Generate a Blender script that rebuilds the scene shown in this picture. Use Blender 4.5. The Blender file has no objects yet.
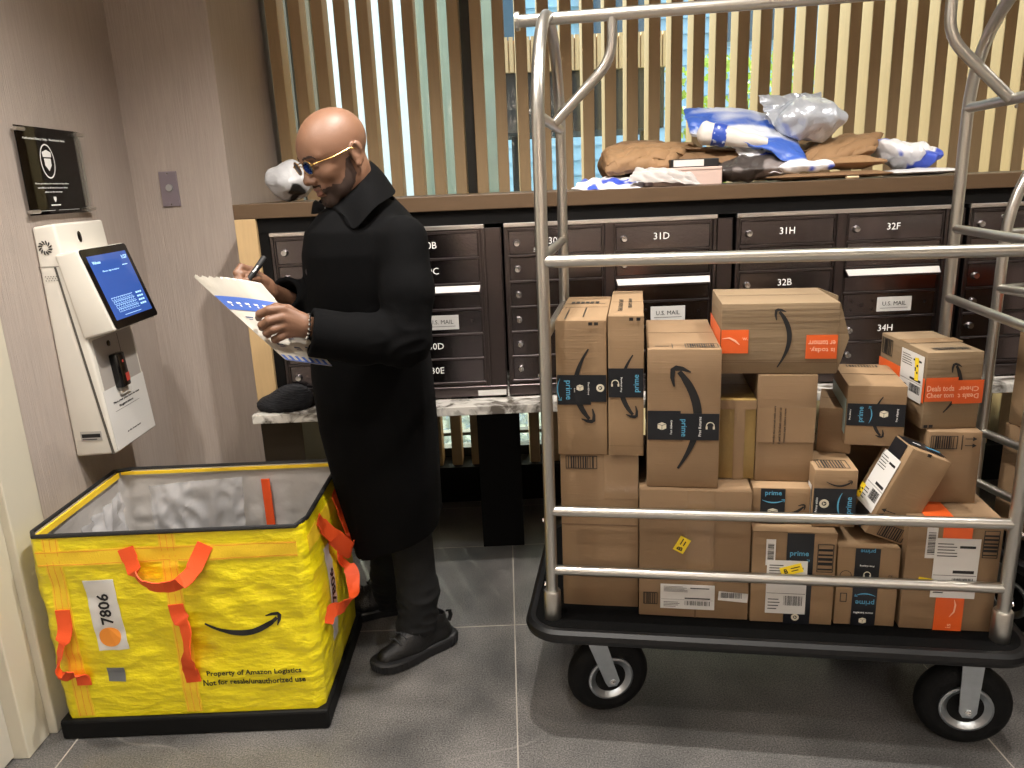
import bpy, bmesh, math, random
import numpy as np
from mathutils import Matrix, Vector, Euler, noise as mnoise

SC = bpy.context.scene
COL = SC.collection
R = math.radians
# ------------------------------------------------------------------ camera
cam_data = bpy.data.cameras.new('camera')
cam_data.sensor_fit = 'HORIZONTAL'
cam_data.sensor_width = 36.0
cam_data.lens = 760 / 1024 * 36.0
cam_data.clip_start = 0.05
cam = bpy.data.objects.new('camera', cam_data)
COL.objects.link(cam)
_p, _r = R(14.8), R(2.4)
_f = Vector((0, math.cos(_p), -math.sin(_p)))
_x = Vector((1, 0, 0))
_u = _x.cross(_f)
_R = _x * math.cos(_r) - _u * math.sin(_r)
_U = _x * math.sin(_r) + _u * math.cos(_r)
cam.matrix_world = Matrix(((_R.x, _U.x, -_f.x, 0), (_R.y, _U.y, -_f.y, 0), (_R.z, _U.z, -_f.z, 1.5), (0, 0, 0, 1)))
SC.camera = cam
SC.view_settings.view_transform = 'Standard'
SC.view_settings.look = 'None'
SC.view_settings.gamma = 1.0
SC.view_settings.use_curve_mapping = False
SC.view_settings.exposure = 0.38
# ------------------------------------------------------------------ world (daylight outside)
W_ = bpy.data.worlds.new('world')
SC.world = W_
W_.use_nodes = True
W_.node_tree.nodes['Background'].inputs[0].default_value = (0.72, 0.86, 1.0, 1)
W_.node_tree.nodes['Background'].inputs[1].default_value = 1.6


def light(name, kind, loc, power, color=(1, 1, 1), rot=(0, 0, 0), **kw):
    d = bpy.data.lights.new(name, kind)
    d.energy = power
    d.color = color
    for k, v in kw.items():
        setattr(d, k, v)
    o = bpy.data.objects.new(name, d)
    o.location = loc
    o.rotation_euler = rot
    COL.objects.link(o)
    return o


WARM = (1.0, 0.94, 0.87)
sun = light('sun', 'SUN', (0, 6, 6), 22.0, (1.0, 0.96, 0.74), angle=R(3))
sun.rotation_euler = Vector((0.42, -1.0, -0.80)).to_track_quat('-Z', 'Y').to_euler()
# ceiling downlights without fittings; rear three added to brighten the wall mailboxes reflect
LAMPS = [(0.02, 1.80, 150), (0.12, 1.25, 60), (1.35, 1.6, 90), (-0.95, 1.35, 70), (-0.75, 0.6, 50), (1.6, -1.3, 40), (0.3, -2.1, 260), (2.2, -2.1, 220), (-0.9, -2.1, 200), (2.4, 1.8, 60)]
CEIL = 2.9
for i, (lx, ly, pw) in enumerate(LAMPS):
    light('downlight_or_rear_fill', 'SPOT', (lx, ly, CEIL - 0.03), pw, WARM, spot_size=R(128), spot_blend=0.7, shadow_soft_size=0.035)

# ------------------------------------------------------------------ materials
MATS = {}


def lin(c):
    return tuple(((v / 255) / 12.92 if v / 255 <= 0.04045 else ((v / 255 + 0.055) / 1.055) ** 2.4) for v in c)


def mat(name, rgb, rough=0.6, metal=0.0, var=0.0, vscale=8.0, stretch=(1, 1, 1), bump=0.0, bscale=40.0,
        bstretch=(1, 1, 1), emit=0.0, spec=0.5, sheen=0.0, alpha=None, coat=0.0):
    if name in MATS:
        return MATS[name]
    m = bpy.data.materials.new(name)
    m.use_nodes = True
    nt = m.node_tree
    b = nt.nodes['Principled BSDF']
    c = lin(rgb)
    b.inputs['Base Color'].default_value = (*c, 1)
    b.inputs['Roughness'].default_value = rough
    b.inputs['Metallic'].default_value = metal
    b.inputs['Specular IOR Level'].default_value = spec
    if sheen:
        b.inputs['Sheen Weight'].default_value = sheen
    if coat:
        b.inputs['Coat Weight'].default_value = coat
    if emit:
        b.inputs['Emission Color'].default_value = (*c, 1)
        b.inputs['Emission Strength'].default_value = emit
    if alpha is not None:
        b.inputs['Alpha'].default_value = alpha
    tc = nt.nodes.new('ShaderNodeTexCoord')

    def noise(scale, st, detail=4):
        mp = nt.nodes.new('ShaderNodeMapping')
        mp.inputs['Scale'].default_value = st
        nt.links.new(tc.outputs['Object'], mp.inputs[0])
        n = nt.nodes.new('ShaderNodeTexNoise')
        n.inputs['Scale'].default_value = scale
        n.inputs['Detail'].default_value = detail
        nt.links.new(mp.outputs[0], n.inputs['Vector'])
        return n
    if var:
        n = noise(vscale, stretch)
        mx = nt.nodes.new('ShaderNodeMix')
        mx.data_type = 'RGBA'
        mx.inputs['A'].default_value = (*[max(0, v * (1 - var)) for v in c], 1)
        mx.inputs['B'].default_value = (*[min(1, v * (1 + var)) for v in c], 1)
        nt.links.new(n.outputs['Fac'], mx.inputs['Factor'])
        nt.links.new(mx.outputs['Result'], b.inputs['Base Color'])
    if bump:
        n = noise(bscale, bstretch)
        bp = nt.nodes.new('ShaderNodeBump')
        bp.inputs['Strength'].default_value = bump
        bp.inputs['Distance'].default_value = 0.01
        nt.links.new(n.outputs['Fac'], bp.inputs['Height'])
        nt.links.new(bp.outputs[0], b.inputs['Normal'])
    MATS[name] = m
    return m


def nodes_of(m):
    return m.node_tree, m.node_tree.nodes['Principled BSDF']


WALLP = mat('linen_wallpaper', (168, 156, 147), 0.85, var=0.16, vscale=60, stretch=(3, 3, 0.12), bump=0.25, bscale=90, bstretch=(3, 3, 0.1))
PAINT = mat('cream_paint', (196, 190, 172), 0.6)
PAINT2 = mat('ceiling_paint', (225, 218, 205), 0.8)
OAK = mat('oak_veneer', (84, 64, 43), 0.5, var=0.12, vscale=14, stretch=(0.6, 6, 6), bump=0.05, bscale=50)
OAKV = mat('oak_slat', (152, 128, 94), 0.6, var=0.14, vscale=10, stretch=(8, 8, 0.5), bump=0.05, bscale=60)
BLACKW = mat('black_panel', (9, 8, 8), 0.6, spec=0.15)
DARKBROWN = mat('dark_brown_panel', (48, 40, 34), 0.5)
BRONZE = mat('bronze_metal', (98, 90, 90), 0.3, metal=1.0, var=0.08, vscale=30, stretch=(1, 1, 12), bump=0.02, bscale=120)
BRONZE2 = mat('bronze_door_metal', (120, 113, 115), 0.2, metal=1.0, var=0.08, vscale=30, stretch=(1, 1, 14), bump=0.02, bscale=120)
CHROME = mat('lock_chrome', (225, 225, 225), 0.2, metal=1.0)
WHITE = mat('white_ink', (235, 235, 232), 0.6)
LABEL = mat('white_label', (208, 206, 202), 0.55)
LABELG = mat('grey_white_label', (190, 188, 184), 0.5)
INK = mat('black_ink', (18, 17, 18), 0.6)
STEEL = mat('brushed_steel', (196, 194, 188), 0.33, metal=1.0, bump=0.03, bscale=300, bstretch=(1, 1, 6))
ZINC = mat('zinc_plate', (170, 176, 180), 0.33, metal=1.0, var=0.15, vscale=50)
RUBBER = mat('black_rubber', (7, 7, 7), 0.7, spec=0.2, bump=0.15, bscale=200)
BUMPER = mat('bumper_vinyl', (8, 8, 9), 0.45, spec=0.3, var=0.3, vscale=25)
CARPET = mat('black_carpet', (4, 4, 4), 0.95, spec=0.1, bump=0.3, bscale=400)
CARD = mat('kraft_cardboard', (130, 105, 77), 0.72, var=0.10, vscale=5, bump=0.10, bscale=260, bstretch=(0.03, 0.03, 1))
CARD2 = mat('pale_kraft_cardboard', (140, 114, 84), 0.72, var=0.10, vscale=6, bump=0.10, bscale=260, bstretch=(0.03, 0.03, 1))
CARD3 = mat('grey_kraft_cardboard', (128, 108, 82), 0.72, var=0.12, vscale=6, bump=0.2, bscale=90, bstretch=(0.05, 0.05, 1))
CARDY = mat('taped_yellow_cardboard', (136, 112, 64), 0.35, var=0.15, vscale=9, bump=0.2, bscale=60)
TAPE = mat('clear_packing_tape', (138, 113, 85), 0.25, var=0.06, vscale=9, bump=0.05, bscale=90)
SEAM = mat('carton_seam', (92, 70, 50), 0.9)
BTAPE = mat('black_printed_tape', (22, 24, 29), 0.32, var=0.2, vscale=12)
OTAPE = mat('orange_printed_tape', (226, 96, 38), 0.4, var=0.08, vscale=12)
BLUEINK = mat('light_blue_ink', (86, 160, 196), 0.5)
PINKINK = mat('pale_orange_ink', (246, 190, 160), 0.5)
YSTICK = mat('yellow_sticker', (238, 208, 40), 0.5)
ORANGE = mat('orange_webbing', (232, 84, 30), 0.6, bump=0.15, bscale=300)
KIOSK = mat('white_plastic', (214, 210, 200), 0.45)
GLOSSBLACK = mat('gloss_black', (8, 8, 10), 0.12)

# ------------------------------------------------------------------ mesh helpers
WM = {}


class MB:
    def __init__(s):
        s.v = []
        s.f = []

    def add(s, vs, fs, m=None):
        o = len(s.v)
        for p in vs:
            p = Vector(p)
            s.v.append(m @ p if m is not None else p)
        for f in fs:
            s.f.append([i + o for i in f])
        return s

    def box(s, x0, x1, y0, y1, z0, z1, bev=0.0, m=None, seg=2):
        bm = bmesh.new()
        bmesh.ops.create_cube(bm, size=1)
        for v in bm.verts:
            v.co = Vector(((x0 + x1) / 2 + v.co.x * (x1 - x0), (y0 + y1) / 2 + v.co.y * (y1 - y0), (z0 + z1) / 2 + v.co.z * (z1 - z0)))
        if bev:
            bmesh.ops.bevel(bm, geom=bm.edges[:], offset=bev, segments=seg, profile=0.5, affect='EDGES')
        s.addbm(bm, m)
        return s

    def addbm(s, bm, m=None):
        bm.verts.ensure_lookup_table()
        bm.verts.index_update()
        s.add([v.co.copy() for v in bm.verts], [[v.index for v in f.verts] for f in bm.faces], m)
        bm.free()

    def tube(s, pts, r, n=12, caps=True, m=None, closed=False, flat=None):
        pts = [Vector(p) for p in pts]
        N = len(pts)
        rs = r if isinstance(r, (list, tuple)) else [r] * N
        T = []
        for i in range(N):
            a = pts[(i - 1) % N] if (i > 0 or closed) else pts[i]
            b = pts[(i + 1) % N] if (i < N - 1 or closed) else pts[i]
            T.append((b - a).normalized())
        up = Vector((0, 0, 1)) if abs(T[0].z) < 0.9 else Vector((0, 1, 0))
        n1 = T[0].cross(up).normalized()
        vs, fs = [], []
        for i in range(N):
            n1 = (n1 - T[i] * n1.dot(T[i])).normalized()
            n2 = T[i].cross(n1)
            for k in range(n):
                a = 2 * math.pi * k / n
                e1, e2 = math.cos(a), math.sin(a)
                if flat:
                    e1 *= flat
                vs.append(pts[i] + (n1 * e1 + n2 * e2) * rs[i])
        M_ = N if closed else N - 1
        for i in range(M_):
            for k in range(n):
                a, b = i * n + k, i * n + (k + 1) % n
                c, d = ((i + 1) % N) * n + (k + 1) % n, ((i + 1) % N) * n + k
                fs.append([a, b, c, d])
        if caps and not closed:
            fs.append(list(range(n))[::-1])
            fs.append([(N - 1) * n + k for k in range(n)])
        return s.add(vs, fs, m)

    def lathe(s, prof, n=32, m=None):
        # prof: (r, z) list, revolved round z
        vs, fs = [], []
        for (r, z) in prof:
            for k in range(n):
                a = 2 * math.pi * k / n
                vs.append((r * math.cos(a), r * math.sin(a), z))
        for i in range(len(prof) - 1):
            for k in range(n):
                fs.append([i * n + k, i * n + (k + 1) % n, (i + 1) * n + (k + 1) % n, (i + 1) * n + k])
        if prof[0][0] > 1e-6:
            fs.append([k for k in range(n)][::-1])
        if prof[-1][0] > 1e-6:
            fs.append([(len(prof) - 1) * n + k for k in range(n)])
        return s.add(vs, fs, m)

    def prism(s, poly, h0, h1, m=None):
        # poly in xy, extruded in z
        n = len(poly)
        vs = [(x, y, h0) for x, y in poly] + [(x, y, h1) for x, y in poly]
        fs = [list(range(n))[::-1], [n + i for i in range(n)]]
        for i in range(n):
            j = (i + 1) % n
            fs.append([i, j, n + j, n + i])
        return s.add(vs, fs, m)

    def stroke(s, pts, w, h=0.0006, m=None):
        # flat ribbon along 2D points with widths, thin prism
        P = [Vector((p[0], p[1])) for p in pts]
        ws = w if isinstance(w, (list, tuple)) else [w] * len(P)
        L, Rr = [], []
        for i in range(len(P)):
            a = P[max(i - 1, 0)]
            b = P[min(i + 1, len(P) - 1)]
            t = (b - a).normalized()
            nn = Vector((-t.y, t.x))
            L.append(P[i] + nn * ws[i] / 2)
            Rr.append(P[i] - nn * ws[i] / 2)
        n = len(P)
        vs = [(p.x, p.y, 0) for p in L] + [(p.x, p.y, 0) for p in Rr] + [(p.x, p.y, h) for p in L] + [(p.x, p.y, h) for p in Rr]
        fs = []
        for i in range(n - 1):
            fs.append([2 * n + i, 3 * n + i, 3 * n + i + 1, 2 * n + i + 1])
            fs.append([i, i + 1, n + i + 1, n + i])
            fs.append([i, 2 * n + i, 2 * n + i + 1, i + 1])
            fs.append([n + i, n + i + 1, 3 * n + i + 1, 3 * n + i])
        fs.append([0, n, 3 * n, 2 * n])
        fs.append([n - 1, 3 * n - 1, 4 * n - 1, 2 * n - 1][::-1] if False else [n - 1, 3 * n - 1, 4 * n - 1, 2 * n - 1])
        return s.add(vs, fs, m)

    def rect(s, x0, x1, y0, y1, h=0.0006, m=None, z=0.0):
        return s.prism([(x0, y0), (x1, y0), (x1, y1), (x0, y1)], z, z + h, m)

    def build(s, name, material, parent=None, smooth=False, label=None, loc=None, kind=None, angle=None, world=False):
        me = bpy.data.meshes.new(name)
        vs = s.v
        if world and parent is not None:
            inv = WM[parent].inverted()
            vs = [inv @ v for v in vs]
        if loc is not None:
            L = Vector(loc)
            vs = [v - L for v in vs]
        me.from_pydata([tuple(v) for v in vs], [], s.f)
        me.validate()
        bm = bmesh.new()
        bm.from_mesh(me)
        bmesh.ops.recalc_face_normals(bm, faces=bm.faces)
        if smooth:
            lim = angle if angle is not None else R(35)
            for f in bm.faces:
                f.smooth = True
            for e in bm.edges:
                if len(e.link_faces) == 2 and e.calc_face_angle(0) > lim:
                    e.smooth = False
        bm.to_mesh(me)
        bm.free()
        me.materials.append(material)
        o = bpy.data.objects.new(name, me)
        COL.objects.link(o)
        if parent is not None:
            o.parent = parent
            WM[o] = WM[parent]
        else:
            WM[o] = Matrix.Translation(loc) if loc is not None else Matrix.Identity(4)
        if loc is not None:
            o.location = loc
        if label:
            o['label'] = label
        if kind:
            o['kind'] = kind
        return o


def thing(name, label, cat, loc=(0, 0, 0), rot=(0, 0, 0), group=None, mtx=None):
    o = bpy.data.objects.new(name, None)
    COL.objects.link(o)
    M_ = mtx if mtx is not None else Matrix.LocRotScale(Vector(loc), Euler(rot), None)
    o.matrix_world = M_
    WM[o] = M_.copy()
    o.empty_display_size = 0.05
    o['label'] = label
    o['category'] = cat
    if group:
        o['group'] = group
    return o


def tag(o, label, cat, group=None):
    o['label'] = label
    o['category'] = cat
    if group:
        o['group'] = group
    return o


def frame(o, u, v):
    u = Vector(u).normalized()
    v = Vector(v).normalized()
    n = u.cross(v)
    o = Vector(o)
    return Matrix(((u.x, v.x, n.x, o.x), (u.y, v.y, n.y, o.y), (u.z, v.z, n.z, o.z), (0, 0, 0, 1)))


_TC = {}


def text_geo(body, bold=0.0):
    key = (body, bold)
    if key not in _TC:
        c = bpy.data.curves.new('t', 'FONT')
        c.body = body
        c.size = 1.0
        c.extrude = 0.01
        c.offset = bold
        c.resolution_u = 2
        c.align_x = 'CENTER'
        c.align_y = 'CENTER'
        o = bpy.data.objects.new('t', c)
        COL.objects.link(o)
        dg = bpy.context.evaluated_depsgraph_get()
        me = bpy.data.meshes.new_from_object(o.evaluated_get(dg))
        vs = [v.co.copy() for v in me.vertices]
        fs = [list(p.vertices) for p in me.polygons]
        xs = [v.x for v in vs]
        ys = [v.y for v in vs]
        cx, cy = (min(xs) + max(xs)) / 2, (min(ys) + max(ys)) / 2
        vs = [Vector((v.x - cx, v.y - cy, v.z + 0.01)) for v in vs]
        _TC[key] = (vs, fs, max(xs) - min(xs), max(ys) - min(ys))
        bpy.data.objects.remove(o)
        bpy.data.meshes.remove(me)
        bpy.data.curves.remove(c)
    return _TC[key]


def text(mb, body, cx, cy, w=None, h=None, m=None, rot=0.0, z=0.0, bold=0.0, mirror=False):
    vs, fs, tw, th = text_geo(body, bold)
    sx = (w / tw) if w else None
    sy = (h / th) if h else None
    sx = sx or sy
    sy = sy or sx
    c, s_ = math.cos(rot), math.sin(rot)
    out = []
    for v in vs:
        x, y = v.x * sx * (-1 if mirror else 1), v.y * sy
        out.append((cx + x * c - y * s_, cy + x * s_ + y * c, z + v.z * 0.03))
    mb.add(out, fs, m)


def fillet(pts, rad, n=6):
    pts = [Vector(p) for p in pts]
    out = [pts[0]]
    for i in range(1, len(pts) - 1):
        a, b, c = pts[i - 1], pts[i], pts[i + 1]
        d1, d2 = (a - b).normalized(), (c - b).normalized()
        r = min(rad, (a - b).length * 0.49, (c - b).length * 0.49)
        p, q = b + d1 * r, b + d2 * r
        for k in range(n + 1):
            t = k / n
            out.append(p * (1 - t) ** 2 + b * 2 * t * (1 - t) + q * t * t)
    out.append(pts[-1])
    return out


def nz(p, s=1.0, seed=0.0):
    return mnoise.noise(Vector((p[0] * s + seed, p[1] * s + seed * 0.7, p[2] * s - seed)))


# ------------------------------------------------------------------ the room
XL, YB, XR, YF = -1.38, 3.42, 3.6, -2.6
fl = MB().box(XL - 0.6, XR, YF, 3.5, -0.05, 0)
FLOORM = bpy.data.materials.new('dark_stone_tile')
FLOORM.use_nodes = True
nt, b = nodes_of(FLOORM)
N = nt.nodes.new
L = nt.links.new
tc = N('ShaderNodeTexCoord')
n1 = N('ShaderNodeTexNoise'); n1.inputs['Scale'].default_value = 4.0; n1.inputs['Detail'].default_value = 6
n2 = N('ShaderNodeTexNoise'); n2.inputs['Scale'].default_value = 230.0; n2.inputs['Detail'].default_value = 5
L(tc.outputs['Object'], n1.inputs['Vector']); L(tc.outputs['Object'], n2.inputs['Vector'])
r1 = N('ShaderNodeValToRGB'); r1.color_ramp.elements[0].position = 0.3; r1.color_ramp.elements[1].position = 0.75
r1.color_ramp.elements[0].color = (*lin((70, 69, 68)), 1); r1.color_ramp.elements[1].color = (*lin((108, 105, 102)), 1)
L(n1.outputs['Fac'], r1.inputs[0])
r2 = N('ShaderNodeValToRGB'); r2.color_ramp.elements[0].position = 0.42; r2.color_ramp.elements[1].position = 0.66
r2.color_ramp.elements[0].color = (0.68, 0.68, 0.68, 1); r2.color_ramp.elements[1].color = (1.8, 1.8, 1.8, 1)
L(n2.outputs['Fac'], r2.inputs[0])
mul = N('ShaderNodeMix'); mul.data_type = 'RGBA'; mul.blend_type = 'MULTIPLY'; mul.inputs['Factor'].default_value = 1.0
L(r1.outputs[0], mul.inputs['A']); L(r2.outputs[0], mul.inputs['B'])
# veins: thin level set of a warped noise
n3 = N('ShaderNodeTexNoise'); n3.inputs['Scale'].default_value = 0.7; n3.inputs['Detail'].default_value = 2.0; n3.inputs['Distortion'].default_value = 0.15
mp3 = N('ShaderNodeMapping'); mp3.inputs['Location'].default_value = (3.1, 1.7, 0.4); mp3.inputs['Rotation'].default_value = (0, 0, 0.5)
L(tc.outputs['Object'], mp3.inputs[0]); L(mp3.outputs[0], n3.inputs['Vector'])
ab = N('ShaderNodeMath'); ab.operation = 'SUBTRACT'; ab.inputs[1].default_value = 0.5; L(n3.outputs['Fac'], ab.inputs[0])
ab2 = N('ShaderNodeMath'); ab2.operation = 'ABSOLUTE'; L(ab.outputs[0], ab2.inputs[0])
lt = N('ShaderNodeMapRange'); lt.inputs['From Min'].default_value = 0.0; lt.inputs['From Max'].default_value = 0.0022; lt.inputs['To Min'].default_value = 0.5; lt.inputs['To Max'].default_value = 0.0
L(ab2.outputs[0], lt.inputs['Value'])
mv = N('ShaderNodeMix'); mv.data_type = 'RGBA'; mv.inputs['B'].default_value = (*lin((176, 172, 164)), 1)
n4 = N('ShaderNodeTexNoise'); n4.inputs['Scale'].default_value = 1.1; L(tc.outputs['Object'], n4.inputs['Vector'])
m4 = N('ShaderNodeMapRange'); m4.inputs['From Min'].default_value = 0.5; m4.inputs['From Max'].default_value = 0.62; L(n4.outputs['Fac'], m4.inputs['Value'])
m5 = N('ShaderNodeMath'); m5.operation = 'MULTIPLY'; L(m4.outputs[0], m5.inputs[0]); L(lt.outputs[0], m5.inputs[1]); L(m5.outputs[0], mv.inputs['Factor']); L(mul.outputs['Result'], mv.inputs['A'])
L(mv.outputs['Result'], b.inputs['Base Color'])
rr = N('ShaderNodeMapRange'); rr.inputs['To Min'].default_value = 0.2; rr.inputs['To Max'].default_value = 0.42
L(n2.outputs['Fac'], rr.inputs['Value']); L(rr.outputs[0], b.inputs['Roughness'])
bp = N('ShaderNodeBump'); bp.inputs['Strength'].default_value = 0.05; bp.inputs['Distance'].default_value = 0.002
L(n2.outputs['Fac'], bp.inputs['Height']); L(bp.outputs[0], b.inputs['Normal'])
fl.build('floor', FLOORM, kind='structure')
# grout lines of the tiles, a hair proud of the stone
g = MB()
for gx in (-1.296, -0.026, 1.244, 2.514):
    g.box(gx - 0.0018, gx + 0.0018, YF, 3.46, 0.0, 0.0006)
for gy in (2.365, 2.975, 1.755 - 1.22, 3.585 - 0.2, -0.7, -1.9):
    g.box(XL - 0.5, XR, gy - 0.0018, gy + 0.0018, 0.0, 0.0006)
g.build('trim_1', mat('tile_grout', (158, 152, 142), 0.9), kind='structure')

MB().box(XL - 0.6, XR, YF, 3.6, CEIL, CEIL + 0.1).build('ceiling', PAINT2, kind='structure')
# left wall with the doorway side, alcove return and deep return
MB().box(XL - 0.12, XL, 2.04, 2.94, 0, CEIL).build('wall_left', WALLP, kind='structure')
MB().box(XL - 0.12, -1.02, 2.94, 3.06, 0, CEIL).build('wall_alcove', WALLP, kind='structure')
MB().prism([(-1.02, 3.06), (-1.02, 2.941), (-0.955, 3.36), (-0.955, 3.6), (-1.1, 3.6)], 0, CEIL).build('wall_return', WALLP, kind='structure')
# door casing at the far left and the door beyond
t1 = MB().box(XL - 0.10, XL + 0.012, 1.90, 2.04, 0, 2.2, 0.004).box(XL - 0.10, XL - 0.01, 1.80, 1.90, 0, 2.2, 0.004)
t1.box(XL - 0.10, XL + 0.012, 0.7, 1.80, 2.2, 2.34).box(XL - 0.10, XL + 0.012, 1.80, 2.04, 2.2, 2.34)
t1.box(XL - 0.10, XL + 0.012, 0.72, 0.86, 0, 2.2, 0.004)
t1.build('trim_2', PAINT, kind='structure')
d = MB().box(XL - 0.09, XL - 0.05, 0.86, 1.80, 0.01, 2.2, 0.003).build('door_1', mat('door_paint', (188, 184, 172), 0.5), kind='structure')
MB().box(XL - 0.05, XL - 0.02, 0.93, 0.96, 0.98, 1.10, 0.004).box(XL - 0.05, XL - 0.01, 0.93, 1.05, 1.03, 1.05, 0.004).build('door_handle', STEEL, d)
MB().box(XL - 0.12, XL, YF, 0.72, 0, CEIL).box(XL - 0.12, XL, 0.72, 2.04, 2.34, CEIL).build('wall_left_near', WALLP, kind='structure')
MB().box(XL - 0.6, XR, YF - 0.1, YF, 0, CEIL).build('wall_behind_camera', mat('rear_wall_paint', (205, 190, 175), 0.8), kind='structure')
MB().box(XL - 0.5, XR, YF, YF + 0.03, 0, 0.86).build('added_dark_band', BLACKW, kind='structure')  # unseen band added so the lower mailbox doors reflect dark
MB().box(XR, XR + 0.1, YF, 3.6, 0, CEIL).build('wall_right', WALLP, kind='structure')
# window wall: black upstand below, header above, mullions, glass
MB().box(-1.0, XR, 3.46, 3.6, 0, 0.24).build('wall_back', BLACKW, kind='structure')
MB().box(-1.0, XR, 3.46, 3.6, 2.75, CEIL).build('wall_back_header', BLACKW, kind='structure')
wf = MB().box(-0.98, XR, 3.46, 3.53, 0.24, 0.28).box(-0.98, XR, 3.46, 3.53, 2.7, 2.75).box(-0.98, XR, 3.48, 3.53, 0.335, 0.35)
for mx in (-0.98, -0.17, XR - 0.04):
    wf.box(mx, mx + 0.06, 3.46, 3.53, 0.24, 2.75)
WF = wf.build('window_1', mat('black_window_frame', (18, 20, 20), 0.4), kind='structure')
gm = bpy.data.materials.new('window_glass')
gm.use_nodes = True
nt = gm.node_tree
for n_ in list(nt.nodes):
    if n_.type != 'OUTPUT_MATERIAL':
        nt.nodes.remove(n_)
tr = nt.nodes.new('ShaderNodeBsdfTransparent'); tr.inputs[0].default_value = (0.92, 0.96, 0.95, 1)
gl = nt.nodes.new('ShaderNodeBsdfGlossy'); gl.inputs['Roughness'].default_value = 0.02
fr = nt.nodes.new('ShaderNodeFresnel'); fr.inputs[0].default_value = 1.45
ms = nt.nodes.new('ShaderNodeMixShader')
nt.links.new(fr.outputs[0], ms.inputs[0]); nt.links.new(tr.outputs[0], ms.inputs[1]); nt.links.new(gl.outputs[0], ms.inputs[2])
nt.links.new(ms.outputs[0], nt.nodes['Material Output'].inputs[0])
GLASS = gm
MB().box(-0.96, XR, 3.494, 3.500, 0.28, 2.7).build('window_pane', GLASS, WF)

# ------------------------------------------------------------------ outside
ext = MB().box(-12, 12, 3.6, 14, -0.3, -0.2).build('ground', mat('pale_paving', (190, 196, 190), 0.9, var=0.2, vscale=5), kind='structure')
bld = thing('street_building', 'pale blue clapboard building across the street seen through the slats', 'building', (1.0, 9.0, -0.2))
fb = MB()
for k in range(27):
    z0 = -0.2 + k * 0.16
    fb.add([(-1.5, 8.98, z0), (5, 8.98, z0), (5, 9.03, z0 + 0.16), (-1.5, 9.03, z0 + 0.16), (-1.5, 9.1, z0), (5, 9.1, z0), (5, 9.1, z0 + 0.16), (-1.5, 9.1, z0 + 0.16)],
           [[0, 1, 2, 3], [4, 7, 6, 5], [0, 4, 5, 1], [3, 2, 6, 7]])
fb.build('clapboard_wall', mat('blue_clapboard', (158, 196, 222), 0.7), bld, world=True)
for wx, wz, wh in ((-0.6, 0.9, 0.35), (0.9, 0.9, 0.35), (2.4, 0.9, 0.35), (-0.6, 2.9, 1.0), (0.9, 2.9, 1.0), (2.4, 2.9, 1.0)):
    w0 = MB().box(wx, wx + 0.8, 8.9, 9.0, wz, wz + wh).build('window', mat('dark_panes', (60, 84, 104), 0.2), bld, world=True)
aw = thing('awning_frame', 'dark flat canopy with a slatted timber edge outside the window', 'canopy', (0.6, 6.2, -0.2))
MB().box(0.04, 1.22, 6.0, 6.9, 1.86, 2.28).build('canopy', mat('dark_canopy', (38, 36, 36), 0.7), aw, world=True)
te = MB()
for k in range(30):
    te.box(0.04 + k * 0.04, 0.04 + k * 0.04 + 0.03, 5.95, 6.0, 2.28, 2.52)
te.box(0.04, 1.22, 5.98, 6.02, 2.28, 2.5)
te.build('timber_edge', mat('canopy_timber', (206, 170, 128), 0.7), aw, world=True)
for px in (0.12, 1.16):
    MB().box(px - 0.04, px + 0.04, 6.4, 6.48, -0.2, 1.86).build('post', mat('dark_canopy', (38, 36, 36), 0.7), aw, world=True)
ps = MB()
for k in range(58):
    ps.box(-4.4 + k * 0.05, -4.4 + k * 0.05 + 0.03, 7.2, 7.24, -0.2, 3.2)
ps.box(-4.4, -1.5, 7.24, 7.28, -0.2, 3.2)
tag(ps.build('garden_fence', mat('grey_brown_fence', (112, 102, 88), 0.8, var=0.2, vscale=3, stretch=(8, 8, 0.3)), loc=(-3, 7.2, -0.2)), 'tall grey brown batten fence outside behind the leftmost slats', 'fence')
ps = MB().box(-1.49, -0.82, 7.2, 7.26, -0.2, 3.2)
tag(ps.build('garden_screen', mat('white_screen', (236, 242, 244), 0.8, var=0.12, vscale=14), loc=(-1.1, 7.2, -0.2)), 'tall bright white screen outside between fence and grey green wall', 'screen')
ps = MB().box(-0.81, 0.02, 7.2, 7.3, -0.2, 3.2)
tag(ps.build('garden_wall', mat('grey_green_render', (150, 156, 138), 0.8, var=0.15, vscale=5), loc=(-0.4, 7.2, -0.2)), 'tall grey green rendered wall outside left of the street building', 'wall')
random.seed(4)
lf = MB()
for k in range(5200):
    c = Vector((random.gauss(2.0, 0.42), random.gauss(6.0, 0.2), random.uniform(-0.1, 2.35)))
    if abs(c.x - 2.0) > 0.72 or abs(c.y - 6) > 0.42:
        continue
    q = Euler((random.uniform(0, 6), random.uniform(0, 6), random.uniform(0, 6))).to_matrix().to_4x4()
    q.translation = c
    lf.add([(-0.022, 0, 0), (0, -0.03, 0), (0.022, 0, 0.006), (0, 0.03, 0)], [[0, 1, 2, 3]], q)
sh = thing('garden_shrub', 'yellow green leafy shrub outside the window right of the canopy', 'shrub', (2.0, 6.0, -0.2))
lf.build('foliage', mat('lime_leaves', (176, 200, 84), 0.6, var=0.4, vscale=7), sh, world=True)
st = MB()
for k in range(7):
    st.tube([(2.0, 6.0, -0.2), (2.0 + 0.06 * (k - 3), 6.0, 0.9), (2.0 + 0.14 * (k - 3), 6.0 + 0.04 * (k % 3), 2.1)], [0.02, 0.014, 0.005], 6)
st.build('stem', mat('bark', (90, 76, 58), 0.9), sh, world=True)
random.seed(9)
lf = MB()
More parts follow.
